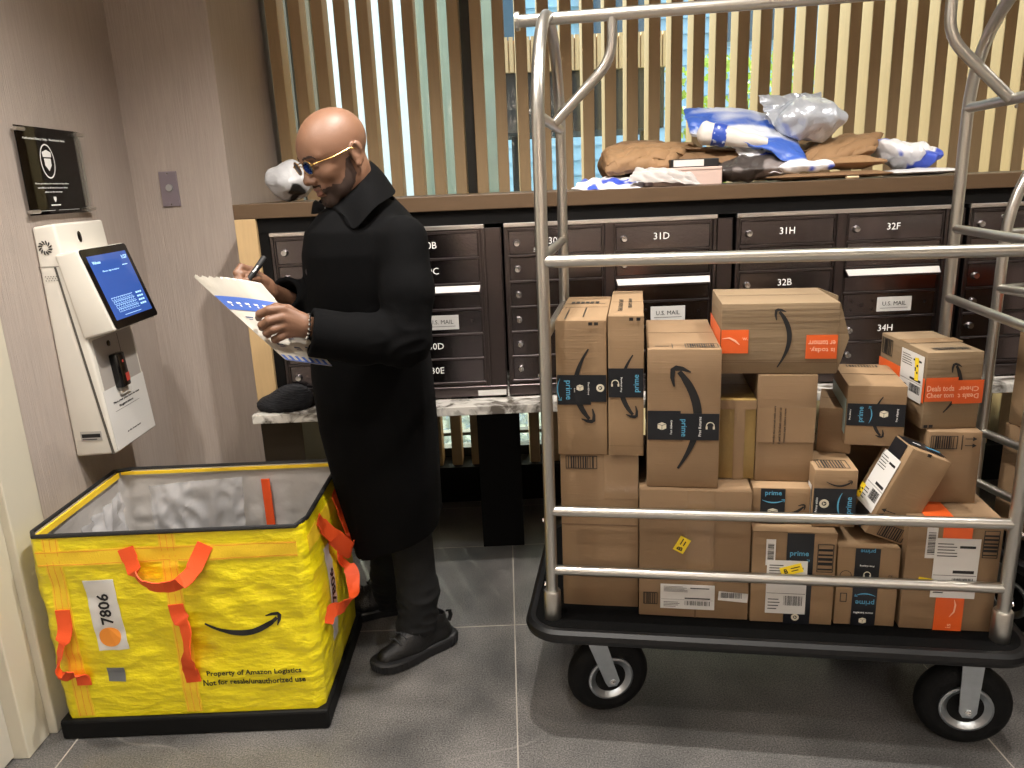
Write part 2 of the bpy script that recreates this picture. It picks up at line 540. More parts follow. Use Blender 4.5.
for k in range(3800):
    c = Vector((random.uniform(-1.6, 3.0), random.gauss(4.6, 0.25), random.uniform(-0.18, 0.45)))
    q = Euler((random.uniform(0, 6), random.uniform(0, 6), random.uniform(0, 6))).to_matrix().to_4x4()
    q.translation = c
    lf.add([(-0.03, 0, 0), (0, -0.04, 0), (0.03, 0, 0.006), (0, 0.04, 0)], [[0, 1, 2, 3]], q)
h = tag(lf.build('ground_cover', mat('snowy_leaves', (238, 242, 226), 0.7, var=0.25, vscale=16), loc=(0.5, 4.6, -0.2)), 'low pale ground cover leaves outside below the counter', 'ground cover')
h['kind'] = 'stuff'

# ------------------------------------------------------------------ slatted screen
scr = thing('slatted_screen', 'floor to ceiling oak slatted screen in front of the back window', 'screen', (1.2, 3.36, 0))
x = -0.925
k = 0
while x < 3.0:
    MB().box(x, x + 0.047, 3.33, 3.44, 0.24, 2.88, 0.002, seg=1).build('slat', OAKV, scr, world=True)
    x += 0.0905
    k += 1
MB().box(-0.95, 3.05, 3.30, 3.45, 0.20, 0.24).build('bottom_rail', BLACKW, scr, world=True)
MB().box(-0.95, 3.05, 3.30, 3.45, 2.88, 2.9).build('top_rail', OAKV, scr, world=True)

# ------------------------------------------------------------------ mailbox cabinet and counter
cab = thing('mailbox_cabinet', 'long oak and black cabinet casing around the built-in mailboxes', 'cabinet', (0.6, 2.7, 0))
MB().box(-0.935, 3.0, 2.69, 3.26, 1.416, 1.466, 0.002).build('ledge_top', OAK, cab, world=True)
MB().box(-0.86, 3.0, 2.705, 3.2, 1.366, 1.416).build('black_fascia', BLACKW, cab, world=True)
MB().box(-0.935, -0.862, 2.69, 3.2, 0.7375, 1.4155, 0.002).build('side_jamb', mat('oak_jamb_lit', (190, 160, 116), 0.5, var=0.12, vscale=14, stretch=(6, 6, 0.6)), cab, world=True)  # paler oak: the light on the jamb is put into its colour
MB().box(-0.862, -0.826, 2.708, 3.1, 0.74, 1.366).build('side_filler', BLACKW, cab, world=True)
MB().box(-0.82, 3.0, 3.12, 3.14, 0.74, 1.4).build('back_panel', BLACKW, cab, world=True)
cnt = thing('marble_counter', 'white veined marble counter slab on black supports under the mailboxes', 'counter', (0.6, 2.6, 0))
MARB = bpy.data.materials.new('veined_marble')
MARB.use_nodes = True
nt, b = nodes_of(MARB)
tc = nt.nodes.new('ShaderNodeTexCoord')
n1 = nt.nodes.new('ShaderNodeTexNoise'); n1.inputs['Scale'].default_value = 14; n1.inputs['Detail'].default_value = 8; n1.inputs['Distortion'].default_value = 1.2
nt.links.new(tc.outputs['Object'], n1.inputs['Vector'])
r1 = nt.nodes.new('ShaderNodeValToRGB')
r1.color_ramp.elements[0].position = 0.38; r1.color_ramp.elements[0].color = (*lin((98, 92, 84)), 1)
r1.color_ramp.elements[1].position = 0.56; r1.color_ramp.elements[1].color = (*lin((212, 208, 200)), 1)
nt.links.new(n1.outputs['Fac'], r1.inputs[0]); nt.links.new(r1.outputs[0], b.inputs['Base Color'])
b.inputs['Roughness'].default_value = 0.25
MB().box(-0.93, 3.0, 2.595, 3.2, 0.705, 0.737, 0.002).build('countertop', MARB, cnt, world=True)
for px in (-0.15, 1.5, 2.7):
    MB().box(px, px + 0.175, 2.97, 3.12, 0.0, 0.705, 0.002).build('support', BLACKW, cnt, world=True)
MB().box(-0.925, -0.775, 2.66, 3.1, 0.0, 0.705, 0.002).build('end_support', DARKBROWN, cnt, world=True)
cab2 = 0

ROW = 0.0904
NUMS = [
    [[None] * 6, ['30B', '30C', 'HOOD', 'MAIL', '30D', '30E']],
    [['30F', None, None, None, None, None], ['31D', None, 'HOOD', 'MAIL', None, None]],
    [['31H', '32A', '32B', None, None, None], ['32F', '32G', 'HOOD', 'MAIL', '34H', None]],
    [[None] * 6, [None, None, None, None, None, None]],
]
MLAB = ['bronze mailbox unit behind the man, apartments 30B to 30E', 'bronze mailbox unit with door 31D, left of the cart rear post',
        'bronze mailbox unit with doors 31H and 32F behind the tall boxes', 'bronze mailbox unit at the far right edge behind the cart end']
for i in range(4):
    x0 = -0.823 + 0.815 * i
    mu = thing('mailbox_unit', MLAB[i], 'mailboxes', (x0 + 0.37, 2.7, 0.74), group='wall of mailbox units')
    fr_ = MB()
    zt, zb = 1.352, 0.745
    # carcass behind the doors and frame members
    fr_.box(x0 + 0.002, x0 + 0.806, 2.712, 3.05, zb, zt)
    for a, b_ in ((0.0, 0.010), (0.354, 0.387), (0.734, 0.745)):
        fr_.box(x0 + a, x0 + b_, 2.700, 2.715, zb, zt, 0.0015, seg=1)
    for a in (0.014, 0.347, 0.391, 0.727):
        fr_.box(x0 + a - 0.002, x0 + a + 0.002, 2.703, 2.715, zb + 0.04, zt - 0.002)
    fr_.box(x0 + 0.750, x0 + 0.803, 2.704, 2.715, zb, zt, 0.0015, seg=1)
    fr_.box(x0, x0 + 0.806, 2.699, 2.715, zb, zb + 0.038, 0.0015, seg=1)
    for c_ in (0, 1):
        for r_ in range(7):
            zz = 1.296 + ROW / 2 - ROW * r_
            fr_.box(x0 + (0.014 if c_ == 0 else 0.391), x0 + (0.347 if c_ == 0 else 0.727), 2.699, 2.715, zz - 0.0035, zz + 0.0035, 0.001, seg=1)
    fr_.build('frame', BRONZE, mu, world=True)
    MB().box(x0, x0 + 0.748, 2.694, 2.72, 1.352, 1.3655, 0.002, seg=1).build('top_trim', mat('pale_bronze_trim', (236, 230, 226), 0.3, metal=1.0), mu, world=True)
    for c_ in (0, 1):
        dx0 = x0 + (0.018 if c_ == 0 else 0.395)
        dx1 = x0 + (0.343 if c_ == 0 else 0.723)
        for r_ in range(6):
            zc = 1.296 - ROW * r_
            s_ = NUMS[i][c_][r_]
            dn = MB().box(dx0, dx1, 2.7045, 2.712, zc - 0.0405, zc + 0.0405, 0.0015, seg=1)
            door = dn.build('compartment_door', BRONZE2, mu, world=True)
            if s_ == 'HOOD':
                hb = MB()
                zz = zc + 0.040
                hb.add([(dx0 - 0.004, 2.7, zz), (dx1 + 0.004, 2.7, zz), (dx1 + 0.004, 2.7, zz - 0.03), (dx0 - 0.004, 2.7, zz - 0.03),
                        (dx0 + 0.0, 2.677, zz - 0.022), (dx1 - 0.0, 2.677, zz - 0.022), (dx1 - 0.0, 2.677, zz - 0.026), (dx0 + 0.0, 2.677, zz - 0.026)],
                       [[0, 1, 5, 4], [4, 5, 6, 7], [7, 6, 2, 3], [0, 4, 7, 3], [1, 2, 6, 5], [0, 3, 2, 1]])
                hb.build('mail_slot_hood', BRONZE, door, world=True)
                lm = frame((dx0 - 0.002, 2.6995, zz - 0.001), (1, 0, 0), (0, -0.0225, -0.021))
                lb = MB().prism([(0.0, 0.0), (dx1 - dx0 + 0.004, 0.0), (dx1 - dx0 + 0.0, 0.029), (0.004, 0.029)], -0.0012, -0.0002, lm)
                lb.build('hood_label', LABELG, door, world=True, label='white strip label on the outgoing slot hood')
            elif s_ == 'MAIL':
                fmx = frame(((dx0 + dx1) / 2 + 0.02, 2.7043, zc), (1, 0, 0), (0, 0, 1))
                MB().rect(-0.062, 0.062, -0.026, 0.026, 0.0012, fmx).build('mail_label', LABELG, door, world=True)
                tb = MB()
                text(tb, 'U.S. MAIL', 0, 0.002, w=0.085, m=fmx, z=0.0013)
                tb.rect(-0.05, 0.05, -0.015, -0.0135, 0.0004, fmx, z=0.0013)
                tb.build('lettering', INK, door, world=True)
                for (qx, qz) in ((-0.10, 0.0), (-0.135, 0.015), (-0.135, -0.018), (-0.06, 0.015), (-0.06, -0.018), (0.13, 0.004)):
                    kb = MB()
                    kb.lathe([(0.0045 if qx != -0.10 else 0.009, 0), (0.0045 if qx != -0.10 else 0.009, 0.002)], 10, frame(((dx0 + dx1) / 2 + qx, 2.7045, zc + qz), (1, 0, 0), (0, 0, 1)))
                    kb.build('master_lock' if qx == -0.10 else 'screw', BRONZE, door, world=True)
            else:
                if s_:
                    tb = MB()
                    text(tb, s_, (dx0 + dx1) / 2 + (0.0 if c_ == 0 else -0.005), 0, h=0.0235, m=frame((0, 2.7043, zc + 0.004), (1, 0, 0), (0, 0, 1)), bold=0.0)
                    tb.build('number', WHITE, door, world=True)
                lk = MB().lathe([(0.0, 0.0), (0.0135, 0.0), (0.0135, 0.004), (0.0105, 0.012), (0.0095, 0.014), (0.0, 0.0135)], 20, frame((dx0 + 0.027, 2.7045, zc - 0.001), (1, 0, 0), (0, 0, 1)))
                lk.build('lock', CHROME, door, smooth=True, world=True)
MB().rect(-0.09, 0.035, 0.752, 0.772, 0.0008, frame((0, 2.6988, 0), (1, 0, 0), (0, 0, 1)))
lb = MB().rect(-0.125, -0.022, 0.748, 0.768, 0.001, frame((0, 2.699, 0), (1, 0, 0), (0, 0, 1)))
tag(lb.build('paper_label', LABEL, loc=(-0.07, 2.699, 0.758)), 'small white strip label at the foot of the mailboxes beside the man', 'label')
# ------------------------------------------------------------------ luggage cart
TR = 0.0158


def rod(mb, pts, r=TR, rad=0.08, n=14, caps=True):
    mb.tube(fillet(pts, rad), r, n, caps)


def make_cart(mtx, label, group=None, az=1.78, rails=((0.0, 1.31), (0.0, 0.648), (0.0, 0.474), (0.55, 0.648), (0.55, 0.474))):
    c = thing('luggage_cart', label, 'luggage cart', mtx=mtx, group=group)
    # local: x along the length (0..1.14), y depth (0..0.55), z up from the floor
    x0, x1, y0, y1 = -0.062, 1.205, -0.062, 0.612

    def rr(inset, rad, n=8):
        out = []
        for cx, cy, a0 in ((x1 - rad, y1 - rad, 0), (x0 + rad, y1 - rad, 90), (x0 + rad, y0 + rad, 180), (x1 - rad, y0 + rad, 270)):
            for k in range(n + 1):
                a = R(a0 + 90 * k / n)
                out.append((cx + (rad - inset) * math.cos(a), cy + (rad - inset) * math.sin(a)))
        return out
    MB().prism(rr(0.012, 0.085), 0.288, 0.328).build('deck', CARPET, c)
    bmp = MB()
    pr = rr(0.004, 0.085)
    bmp.tube([(px, py, 0.308) for px, py in pr], 0.021, 10, closed=True)
    bmp.build('bumper', BUMPER, c, smooth=True)
    for ux in (0.0, 1.14):
        a = MB()
        rod(a, [(ux, 0, 0.33), (ux, 0, az), (ux, 0.275, 1.955 if az > 1.7 else az + 0.3), (ux, 0.55, az), (ux, 0.55, 0.33)], rad=0.16, n=16)
        a.build('arch_post', STEEL, c, smooth=True)
        for vy in (0.0, 0.55):
            s_ = MB()
            s_.lathe([(0.0225, 0.0), (0.0235, 0.003), (0.0235, 0.082), (0.021, 0.086), (0.0, 0.086)], 20, Matrix.Translation((ux, vy, 0.327)))
            s_.build('post_socket', STEEL, c, smooth=True)
        sgn = 1 if ux == 0 else -1
        for z_ in ((1.32, 1.12) if az > 1.7 else (1.12,)):
            MB().tube([(ux, 0, z_), (ux, 0.55, z_)], 0.0125, 12).build('end_rung', STEEL, c, smooth=True)
        MB().tube([(ux, 0, az - 0.13), (ux, 0.55, az - 0.13)], 0.0135, 12).build('crossbar', STEEL, c, smooth=True)
        br = MB()
        rod(br, [(ux + sgn * 0.01, 0.275, az - 0.13), (ux + sgn * 0.165, 0.275, az + 0.02), (ux + sgn * 0.165, 0.275, az + 0.125)], 0.0135, rad=0.06)
        br.build('brace', STEEL, c, smooth=True)
        bl = MB()
        for z_ in (0.43, 0.62, 1.02, 1.34, 1.66):
            bl.lathe([(0.006, 0), (0.006, 0.003), (0.003, 0.005), (0, 0.005)], 8, frame((ux - sgn * 0.0165, 0.0, z_), (0, -1, 0) if sgn < 0 else (0, 1, 0), (0, 0, 1)).copy() @ Matrix.Rotation(math.pi, 4, 'Y') if sgn > 0 else frame((ux + 0.0165, 0.0, z_), (0, 1, 0), (0, 0, 1)))
        bl.build('rivet', CHROME, c, smooth=True)
    zb_ = 1.908 if az > 1.7 else az + 0.2
    hb = MB()
    hb.tube([(-0.075, 0.275, zb_), (1.215, 0.275, zb_)], 0.0155, 14)
    hb.tube([(-0.085, 0.275, zb_), (-0.075, 0.275, zb_)], 0.024, 16)
    hb.tube([(1.215, 0.275, zb_), (1.225, 0.275, zb_)], 0.024, 16)
    hb.build('hanging_bar', STEEL, c, smooth=True)
    for (vy, z_) in rails:
        MB().tube([(0.0, vy, z_), (1.14, vy, z_)], 0.0136 if z_ < 1 else 0.0148, 14).build('side_rail', STEEL, c, smooth=True)
    for (ux, vy, ang, lean) in ((0.10, 0.045, 20, 1), (1.085, 0.03, -4, 0), (0.10, 0.50, 200, 1), (1.04, 0.50, 160, 1)):
        m = Matrix.Translation((ux, vy, 0)) @ Matrix.Rotation(R(ang), 4, 'Z')
        ox = 0.05 * lean       # trail of the wheel behind its swivel
        f_ = MB()
        f_.box(-0.06, 0.06, -0.045, 0.045, 0.278, 0.284, 0.001, m=m, seg=1)
        f_.lathe([(0.03, 0.262), (0.034, 0.268), (0.034, 0.278)], 20, m)
        for sy in (-1, 1):
            yy = sy * 0.043
            # fork cheek: leaning plate from swivel to axle
            P = [(-0.026, 0.268), (0.026, 0.268), (ox + 0.021, 0.118), (ox + 0.012, 0.103), (ox - 0.012, 0.103), (ox - 0.021, 0.118)]
            mm = m @ frame((0, yy - 0.002, 0), (1, 0, 0), (0, 0, 1))
            f_.prism(P, -0.002, 0.002, mm)
            f_.box(-0.026, 0.026, min(yy, 0), max(yy, 0), 0.262, 0.267, m=m)
        cst = f_.build('caster', ZINC, c)
        mw = m @ Matrix.Translation((ox, 0, 0.119)) @ Matrix.Rotation(R(90), 4, 'X')
        prof = []
        for k in range(17):
            a = -math.pi / 2 + math.pi * k / 16
            prof.append((0.083 + 0.036 * math.cos(a), 0.034 * math.sin(a)))
        prof = [(0.058, -0.026)] + prof + [(0.058, 0.026)]
        tw = MB().lathe(prof, 40, mw)
        tw.build('tire', RUBBER, cst, smooth=True)
        hubm = MB()
        hubm.lathe([(0.0, -0.036), (0.013, -0.036), (0.016, -0.026), (0.044, -0.025), (0.050, -0.031), (0.060, -0.036), (0.066, -0.034), (0.066, 0.034), (0.060, 0.036), (0.050, 0.031), (0.044, 0.025), (0.016, 0.026), (0.013, 0.036), (0, 0.036)], 32, mw)
        hubm.build('rim', ZINC, cst, smooth=True)
        for sy in (-1, 1):
            ab_ = MB()
            ab_.lathe([(0.009, 0.044 * sy), (0.009, 0.051 * sy), (0.004, 0.052 * sy), (0.004, 0.056 * sy), (0, 0.056 * sy)], 6, mw)
            ab_.build('axle_bolt', CHROME, cst)
    return c


EU = Vector((0.986, -0.167, 0))
EV = Vector((0.167, 0.986, 0))
CARTM = Matrix(((EU.x, EV.x, 0, 0.087), (EU.y, EV.y, 0, 1.88), (0, 0, 1, 0), (0, 0, 0, 1)))
cart = make_cart(CARTM, 'brushed steel birdcage luggage cart with black carpeted deck, loaded with parcels')
_a = R(-80)
CART2M = Matrix.Translation((1.535, 2.36, 0)) @ Matrix.Rotation(_a, 4, 'Z')
cart2 = make_cart(CART2M, 'second steel luggage cart cut off by the right edge of the picture', az=1.42, rails=((0.0, 1.12), (0.0, 0.648), (0.0, 0.474), (0.55, 0.648), (0.55, 0.474)))


# ------------------------------------------------------------------ parcels
def smile(mb, m, L_, cx, cy, rot=0.0, flip=False, h=0.0006):
    """curved arrow, L_ long, drawn with stroke(); rot turns it"""
    mm = m @ Matrix.Translation((cx, cy, 0)) @ Matrix.Rotation(rot, 4, 'Z')
    k = -1 if flip else 1
    pts, ws = [], []
    for i in range(21):
        t = i / 20
        x_ = (t - 0.5) * L_
        y_ = k * (-0.24 * L_ * (1 - (2 * t - 1) ** 2) * (0.9 + 0.25 * t)) * 0.75 + k * 0.07 * L_
        pts.append((x_, y_))
        ws.append(L_ * (0.008 + 0.075 * math.sin(math.pi * min(1, t * 0.62 + 0.10)) ** 1.5 * (1 if t < 0.95 else 0.8)))
    mb.stroke(pts, ws, h, mm)
    e = pts[-1]
    hd = [(e[0] - 0.15 * L_, e[1] + k * 0.045 * L_), (e[0] - 0.06 * L_, e[1] + k * 0.065 * L_), (e[0] + 0.02 * L_, e[1] + k * 0.06 * L_), (e[0] + 0.035 * L_, e[1] + k * 0.03 * L_), (e[0] + 0.03 * L_, e[1] - k * 0.03 * L_), (e[0] - 0.005 * L_, e[1] - k * 0.11 * L_)]
    mb.stroke(hd, [0.016 * L_, 0.04 * L_, 0.05 * L_, 0.055 * L_, 0.042 * L_, 0.012 * L_], h, mm)


class Box:
    """a shipping carton; local x width, y depth (front face at y=0 looks at the camera), z up"""

    def __init__(s, label, w, d, h, u, v, z, rot=0.0, mtx=None, m=CARD, flaps=True, seed=0, group='parcels stacked on the luggage cart', base=None, seam_axis='x', name='cardboard_box'):
        s.w, s.d, s.h = w, d, h
        M0 = (base if base is not None else CARTM) @ Matrix.Translation((u, v, z)) @ Matrix.Rotation(R(rot), 4, 'Z')
        if mtx is not None:
            M0 = mtx
        s.o = thing(name, label, 'cardboard box', mtx=M0, group=group)
        b_ = MB()
        bm = bmesh.new()
        bmesh.ops.create_cube(bm, size=1)
        for vv in bm.verts:
            vv.co = Vector(((vv.co.x + 0.5) * w, (vv.co.y + 0.5) * d, (vv.co.z + 0.5) * h))
        bmesh.ops.bevel(bm, geom=bm.edges[:], offset=0.0022, segments=2, profile=0.5, affect='EDGES')
        bmesh.ops.subdivide_edges(bm, edges=[e for e in bm.edges if e.calc_length() > 0.04], cuts=4, use_grid_fill=True)
        for vv in bm.verts:
            c_ = vv.co
            fx, fy, fz = c_.x / w, c_.y / d, c_.z / h
            bulge = 0.0012
            px = math.sin(math.pi * min(max(fy, 0), 1)) * math.sin(math.pi * min(max(fz, 0), 1))
            py = math.sin(math.pi * min(max(fx, 0), 1)) * math.sin(math.pi * min(max(fz, 0), 1))
            c_.x += (-px if fx < 0.5 else px) * bulge * (1 if fx < 0.02 or fx > 0.98 else 0) * 0
            c_ += Vector((nz(c_, 6, seed), nz(c_, 6, seed + 5), nz(c_, 6, seed + 9))) * 0.0012
        b_.addbm(bm)
        s.body = b_.build('carton', m, s.o, smooth=True)
        s.F = {
            'front': frame((0, -0.0014, 0), (1, 0, 0), (0, 0, 1)),
            'top': frame((0, 0, h + 0.0014), (1, 0, 0), (0, 1, 0)),
            'left': frame((-0.0014, d, 0), (0, -1, 0), (0, 0, 1)),
            'right': frame((w + 0.0014, 0, 0), (0, 1, 0), (0, 0, 1)),
        }
        if seam_axis == 'x':
            s.part('flap_seam', SEAM, 'top', lambda q, mm: q.rect(0.004, w - 0.004, d / 2 - 0.001, d / 2 + 0.001, 0.0003, mm))
        elif seam_axis == 'y':
            s.part('flap_seam', SEAM, 'top', lambda q, mm: q.rect(w / 2 - 0.001, w / 2 + 0.001, 0.004, d - 0.004, 0.0003, mm))

    def part(s, name, m, face, fn, lift=0.0, label=None):
        q = MB()
        fn(q, s.F[face] @ Matrix.Translation((0, 0, lift)))
        return q.build(name, m, s.o, label=label)

    def tape(s, face, x0, x1, y0, y1, m=TAPE, lift=0.0, name='packing_tape'):
        return s.part(name, m, face, lambda q, mm: q.rect(x0, x1, y0, y1, 0.0004, mm), lift)

    def smile(s, face, L_, cx, cy, rot=0.0, flip=False):
        return s.part('smile_logo', INK, face, lambda q, mm: smile(q, mm, L_, cx, cy, rot, flip))

    def txt(s, face, body, cx, cy, w=None, h=None, rot=0.0, m=INK, lift=0.0006, name='printed_text', bold=0.0, mirror=False):
        return s.part(name, m, face, lambda q, mm: text(q, body, cx, cy, w, h, mm, rot, 0, bold, mirror), lift)

    def bars(s, face, x0, x1, y0, y1, n=8, vertical=True, m=INK, lift=0.0, border=True, name='printed_barcode', seed=1):
        rnd = random.Random(seed)

        def fn(q, mm):
            if border:
                t = 0.0018
                q.rect(x0, x1, y0, y0 + t, 0.0004, mm); q.rect(x0, x1, y1 - t, y1, 0.0004, mm)
                q.rect(x0, x0 + t, y0, y1, 0.0004, mm); q.rect(x1 - t, x1, y0, y1, 0.0004, mm)
            a0, a1 = (x0, x1) if vertical else (y0, y1)
            pad = (a1 - a0) * 0.08
            st = (a1 - a0 - 2 * pad) / n
            for i in range(n):
                wd = st * rnd.uniform(0.25, 0.7)
                p = a0 + pad + i * st
                py = (y1 - y0) * 0.06 if vertical else (x1 - x0) * 0.06
                if vertical:
                    q.rect(p, p + wd, y0 + py, y1 - py, 0.0004, mm)
                else:
                    q.rect(x0 + py, x1 - py, p, p + wd, 0.0004, mm)
        return s.part(name, m, face, fn, lift)

    def blacktape(s, face, x0, x1, y0, y1, words, vertical=False, rot=0.0, name='black_tape', cubes=()):
        t = s.tape(face, x0, x1, y0, y1, BTAPE, 0.0008, name)
        for (body, cx, cy, hh, ang, col) in words:
            s.txt(face, body, cx, cy, h=hh, rot=ang, m=BLUEINK if col == 'b' else WHITE, lift=0.0014, name='tape_lettering', bold=0.0 if col == 'w' else 0.008)
        for (kind, cx, cy, r_) in cubes:
            if kind == 'play':
                def fn(q, mm, cx=cx, cy=cy, r_=r_):
                    n = 20
                    for i in range(n):
                        a, b2 = 2 * math.pi * i / n, 2 * math.pi * (i + 1) / n
                        q.prism([(cx + r_ * math.cos(a), cy + r_ * math.sin(a)), (cx + r_ * math.cos(b2), cy + r_ * math.sin(b2)), (cx + r_ * .5 * math.cos(b2), cy + r_ * .5 * math.sin(b2)), (cx + r_ * .5 * math.cos(a), cy + r_ * .5 * math.sin(a))], 0, 0.0004, mm)
                    q.prism([(cx - r_ * .25, cy - r_ * .32), (cx + r_ * .35, cy), (cx - r_ * .25, cy + r_ * .32)], 0, 0.0004, mm)
            elif kind == 'parcel':
                def fn(q, mm, cx=cx, cy=cy, r_=r_):
                    q.prism([(cx - r_, cy - r_ * .5), (cx - r_ * .06, cy - r_ * .9), (cx - r_ * .06, cy + r_ * .15), (cx - r_, cy + r_ * .5)], 0, 0.0004, mm)
                    q.prism([(cx + r_, cy - r_ * .5), (cx + r_ * .06, cy - r_ * .9), (cx + r_ * .06, cy + r_ * .15), (cx + r_, cy + r_ * .5)][::-1], 0, 0.0004, mm)
                    q.prism([(cx - r_, cy + r_ * .62), (cx, cy + r_ * .27), (cx + r_, cy + r_ * .62), (cx, cy + r_ * .98)], 0, 0.0004, mm)
            elif kind == 'phones':
                def fn(q, mm, cx=cx, cy=cy, r_=r_):
                    q.stroke([(cx + r_ * .8 * math.cos(a), cy + r_ * .8 * math.sin(a)) for a in [math.pi * (1.15 - 1.3 * i / 12) for i in range(13)]], r_ * .2, 0.0004, mm)
                    q.rect(cx - r_ * .95, cx - r_ * .55, cy - r_ * .75, cy - r_ * .1, 0.0004, mm)
                    q.rect(cx + r_ * .55, cx + r_ * .95, cy - r_ * .75, cy - r_ * .1, 0.0004, mm)
            s.part('tape_symbol', mat('tape_symbol_ink', (216, 208, 186), 0.5), face, fn, 0.0014)
        return t

    def curve(s, face, L_, cx, cy, rot, m=BLUEINK, lift=0.0014):
        def fn(q, mm):
            mm = mm @ Matrix.Translation((cx, cy, 0)) @ Matrix.Rotation(rot, 4, 'Z')
            pts = [((t / 10 - .5) * L_, -L_ * .13 * (1 - (t / 5 - 1) ** 2)) for t in range(11)]
            q.stroke(pts, [L_ * (.01 + .05 * math.sin(math.pi * t / 10)) for t in range(11)], 0.0004, mm)
            q.stroke([(L_ * .38, L_ * .04), (L_ * .52, L_ * .03), (L_ * .49, -L_ * .09)], L_ * .03, 0.0004, mm)
        s.part('tape_lettering', m, face, fn, lift)

    def label(s, face, x0, x1, y0, y1, lift=0.0010, seed=3, name='shipping_label', blackbar=True, ang=0.0):
        cx, cy = (x0 + x1) / 2, (y0 + y1) / 2
        base = Matrix.Translation((cx, cy, 0)) @ Matrix.Rotation(ang, 4, 'Z') @ Matrix.Translation((-cx, -cy, 0))
        s.part(name, LABEL, face, lambda q, mm: q.rect(x0, x1, y0, y1, 0.0004, mm @ base), lift)
        rnd = random.Random(seed)

        def fn(q, mm):
            mm = mm @ base
            w_, h_ = x1 - x0, y1 - y0
            for i in range(5):
                yy = y1 - h_ * (.10 + .05 * i)
                q.rect(x0 + w_ * .06, x0 + w_ * rnd.uniform(.35, .6), yy, yy + h_ * .014, 0.0003, mm)
            if blackbar:
                q.rect(x0 + w_ * .45, x1 - w_ * .08, y0 + h_ * .42, y0 + h_ * .47, 0.0003, mm)
            n = 22
            for i in range(n):
                p = x0 + w_ * (.45 + .47 * i / n)
                q.rect(p, p + w_ * .47 / n * rnd.uniform(.2, .75), y0 + h_ * .16, y0 + h_ * .34, 0.0003, mm)
            for i in range(4):
                yy = y0 + h_ * (.08 + .06 * i)
                q.rect(x0 + w_ * .06, x0 + w_ * rnd.uniform(.2, .38), yy, yy + h_ * .016, 0.0003, mm)
            q.rect(x0 + w_ * .02, x1 - w_ * .02, y0 + h_ * .38, y0 + h_ * .387, 0.0003, mm)
            q.rect(x0 + w_ * .55, x1 - w_ * .1, y1 - h_ * .16, y1 - h_ * .12, 0.0003, mm)
        s.part('label_print', INK, face, fn, lift + 0.0005)

    def sticker(s, face, cx, cy, w_, h_, ang, lift=0.0018, word='B'):
        mm0 = Matrix.Translation((cx, cy, 0)) @ Matrix.Rotation(ang, 4, 'Z')
        s.part('yellow_sticker', YSTICK, face, lambda q, mm: q.rect(-w_ / 2, w_ / 2, -h_ / 2, h_ / 2, 0.0004, mm @ mm0), lift)

        def fn(q, mm):
            text(q, word, -w_ * .26, 0, h=min(w_, h_) * .5, m=mm @ mm0, bold=0.02)
            q.rect(-w_ * .02, w_ * .4, h_ * .1, h_ * .2, 0.0003, mm @ mm0)
            q.rect(-w_ * .02, w_ * .3, -h_ * .2, -h_ * .1, 0.0003, mm @ mm0)
        s.part('sticker_print', INK, face, fn, lift + 0.0005)

    def edge_marks(s, face, xs, y, w_=0.010, h_=0.008):
        s.part('printed_marks', INK, face, lambda q, mm: [q.rect(x_, x_ + w_, y, y + h_, 0.0003, mm) for x_ in xs])


D90 = math.pi / 2
# B1 large plain box lower left
b = Box('large plain cardboard box at the bottom left of the cart under two tall boxes', 0.210, 0.40, 0.457, 0.024, 0.07, 0.3285, seed=1)
b.bars('front', 0.015, 0.100, 0.415, 0.452, 11)
b.tape('front', 0.0, 0.210, 0.250, 0.252, SEAM, name='crease_line')
b.tape('front', 0.118, 0.210, 0.330, 0.457)
b.part('printed_arrows', INK, 'front', lambda q, mm: [q.rect(0.170, 0.2, 0.428, 0.4295, 0.0003, mm), q.rect(0.170, 0.1715, 0.415, 0.452, 0.0003, mm), q.prism([(0.180, 0.442), (0.186, 0.450), (0.192, 0.442)], 0, 0.0003, mm), q.rect(0.185, 0.187, 0.430, 0.443, 0.0003, mm), q.prism([(0.196, 0.442), (0.202, 0.450), (0.208, 0.442)], 0, 0.0003, mm), q.rect(0.201, 0.203, 0.430, 0.443, 0.0003, mm)])
# B2 tall
b = Box('tall narrow smile-printed box standing left of its twin by the left post', 0.132, 0.42, 0.364, 0.020, 0.064, 0.7865, m=CARD2, seed=2)
b.smile('front', 0.19, 0.072, 0.195, -D90)
b.blacktape('front', 0.002, 0.131, 0.148, 0.221, [('prime', 0.030, 0.180, 0.020, -D90, 'b'), ('Free delivery', 0.084, 0.184, 0.006, -D90, 'w'), ('from', 0.048, 0.18, 0.004, -D90, 'w')], cubes=[('parcel', 0.062, 0.186, 0.009), ('play', 0.115, 0.186, 0.0105)])
b.tape('front', 0.002, 0.090, 0.140, 0.150, BTAPE, 0.0007, 'black_tape')
b.curve('front', 0.058, 0.010, 0.182, -D90)
b.edge_marks('front', [0.086, 0.101], 0.352)
b.part('printed_handling_marks', INK, 'top', lambda q, mm: [q.rect(0.022, 0.025, 0.02, 0.17, 0.0003, mm), q.rect(0.068, 0.071, 0.05, 0.20, 0.0003, mm), q.rect(0.0, 0.12, 0.27, 0.273, 0.0003, mm)] + [q.rect(0.02 + 0.014 * i, 0.03 + 0.014 * i, 0.28, 0.31, 0.0003, mm) for i in range(6)])
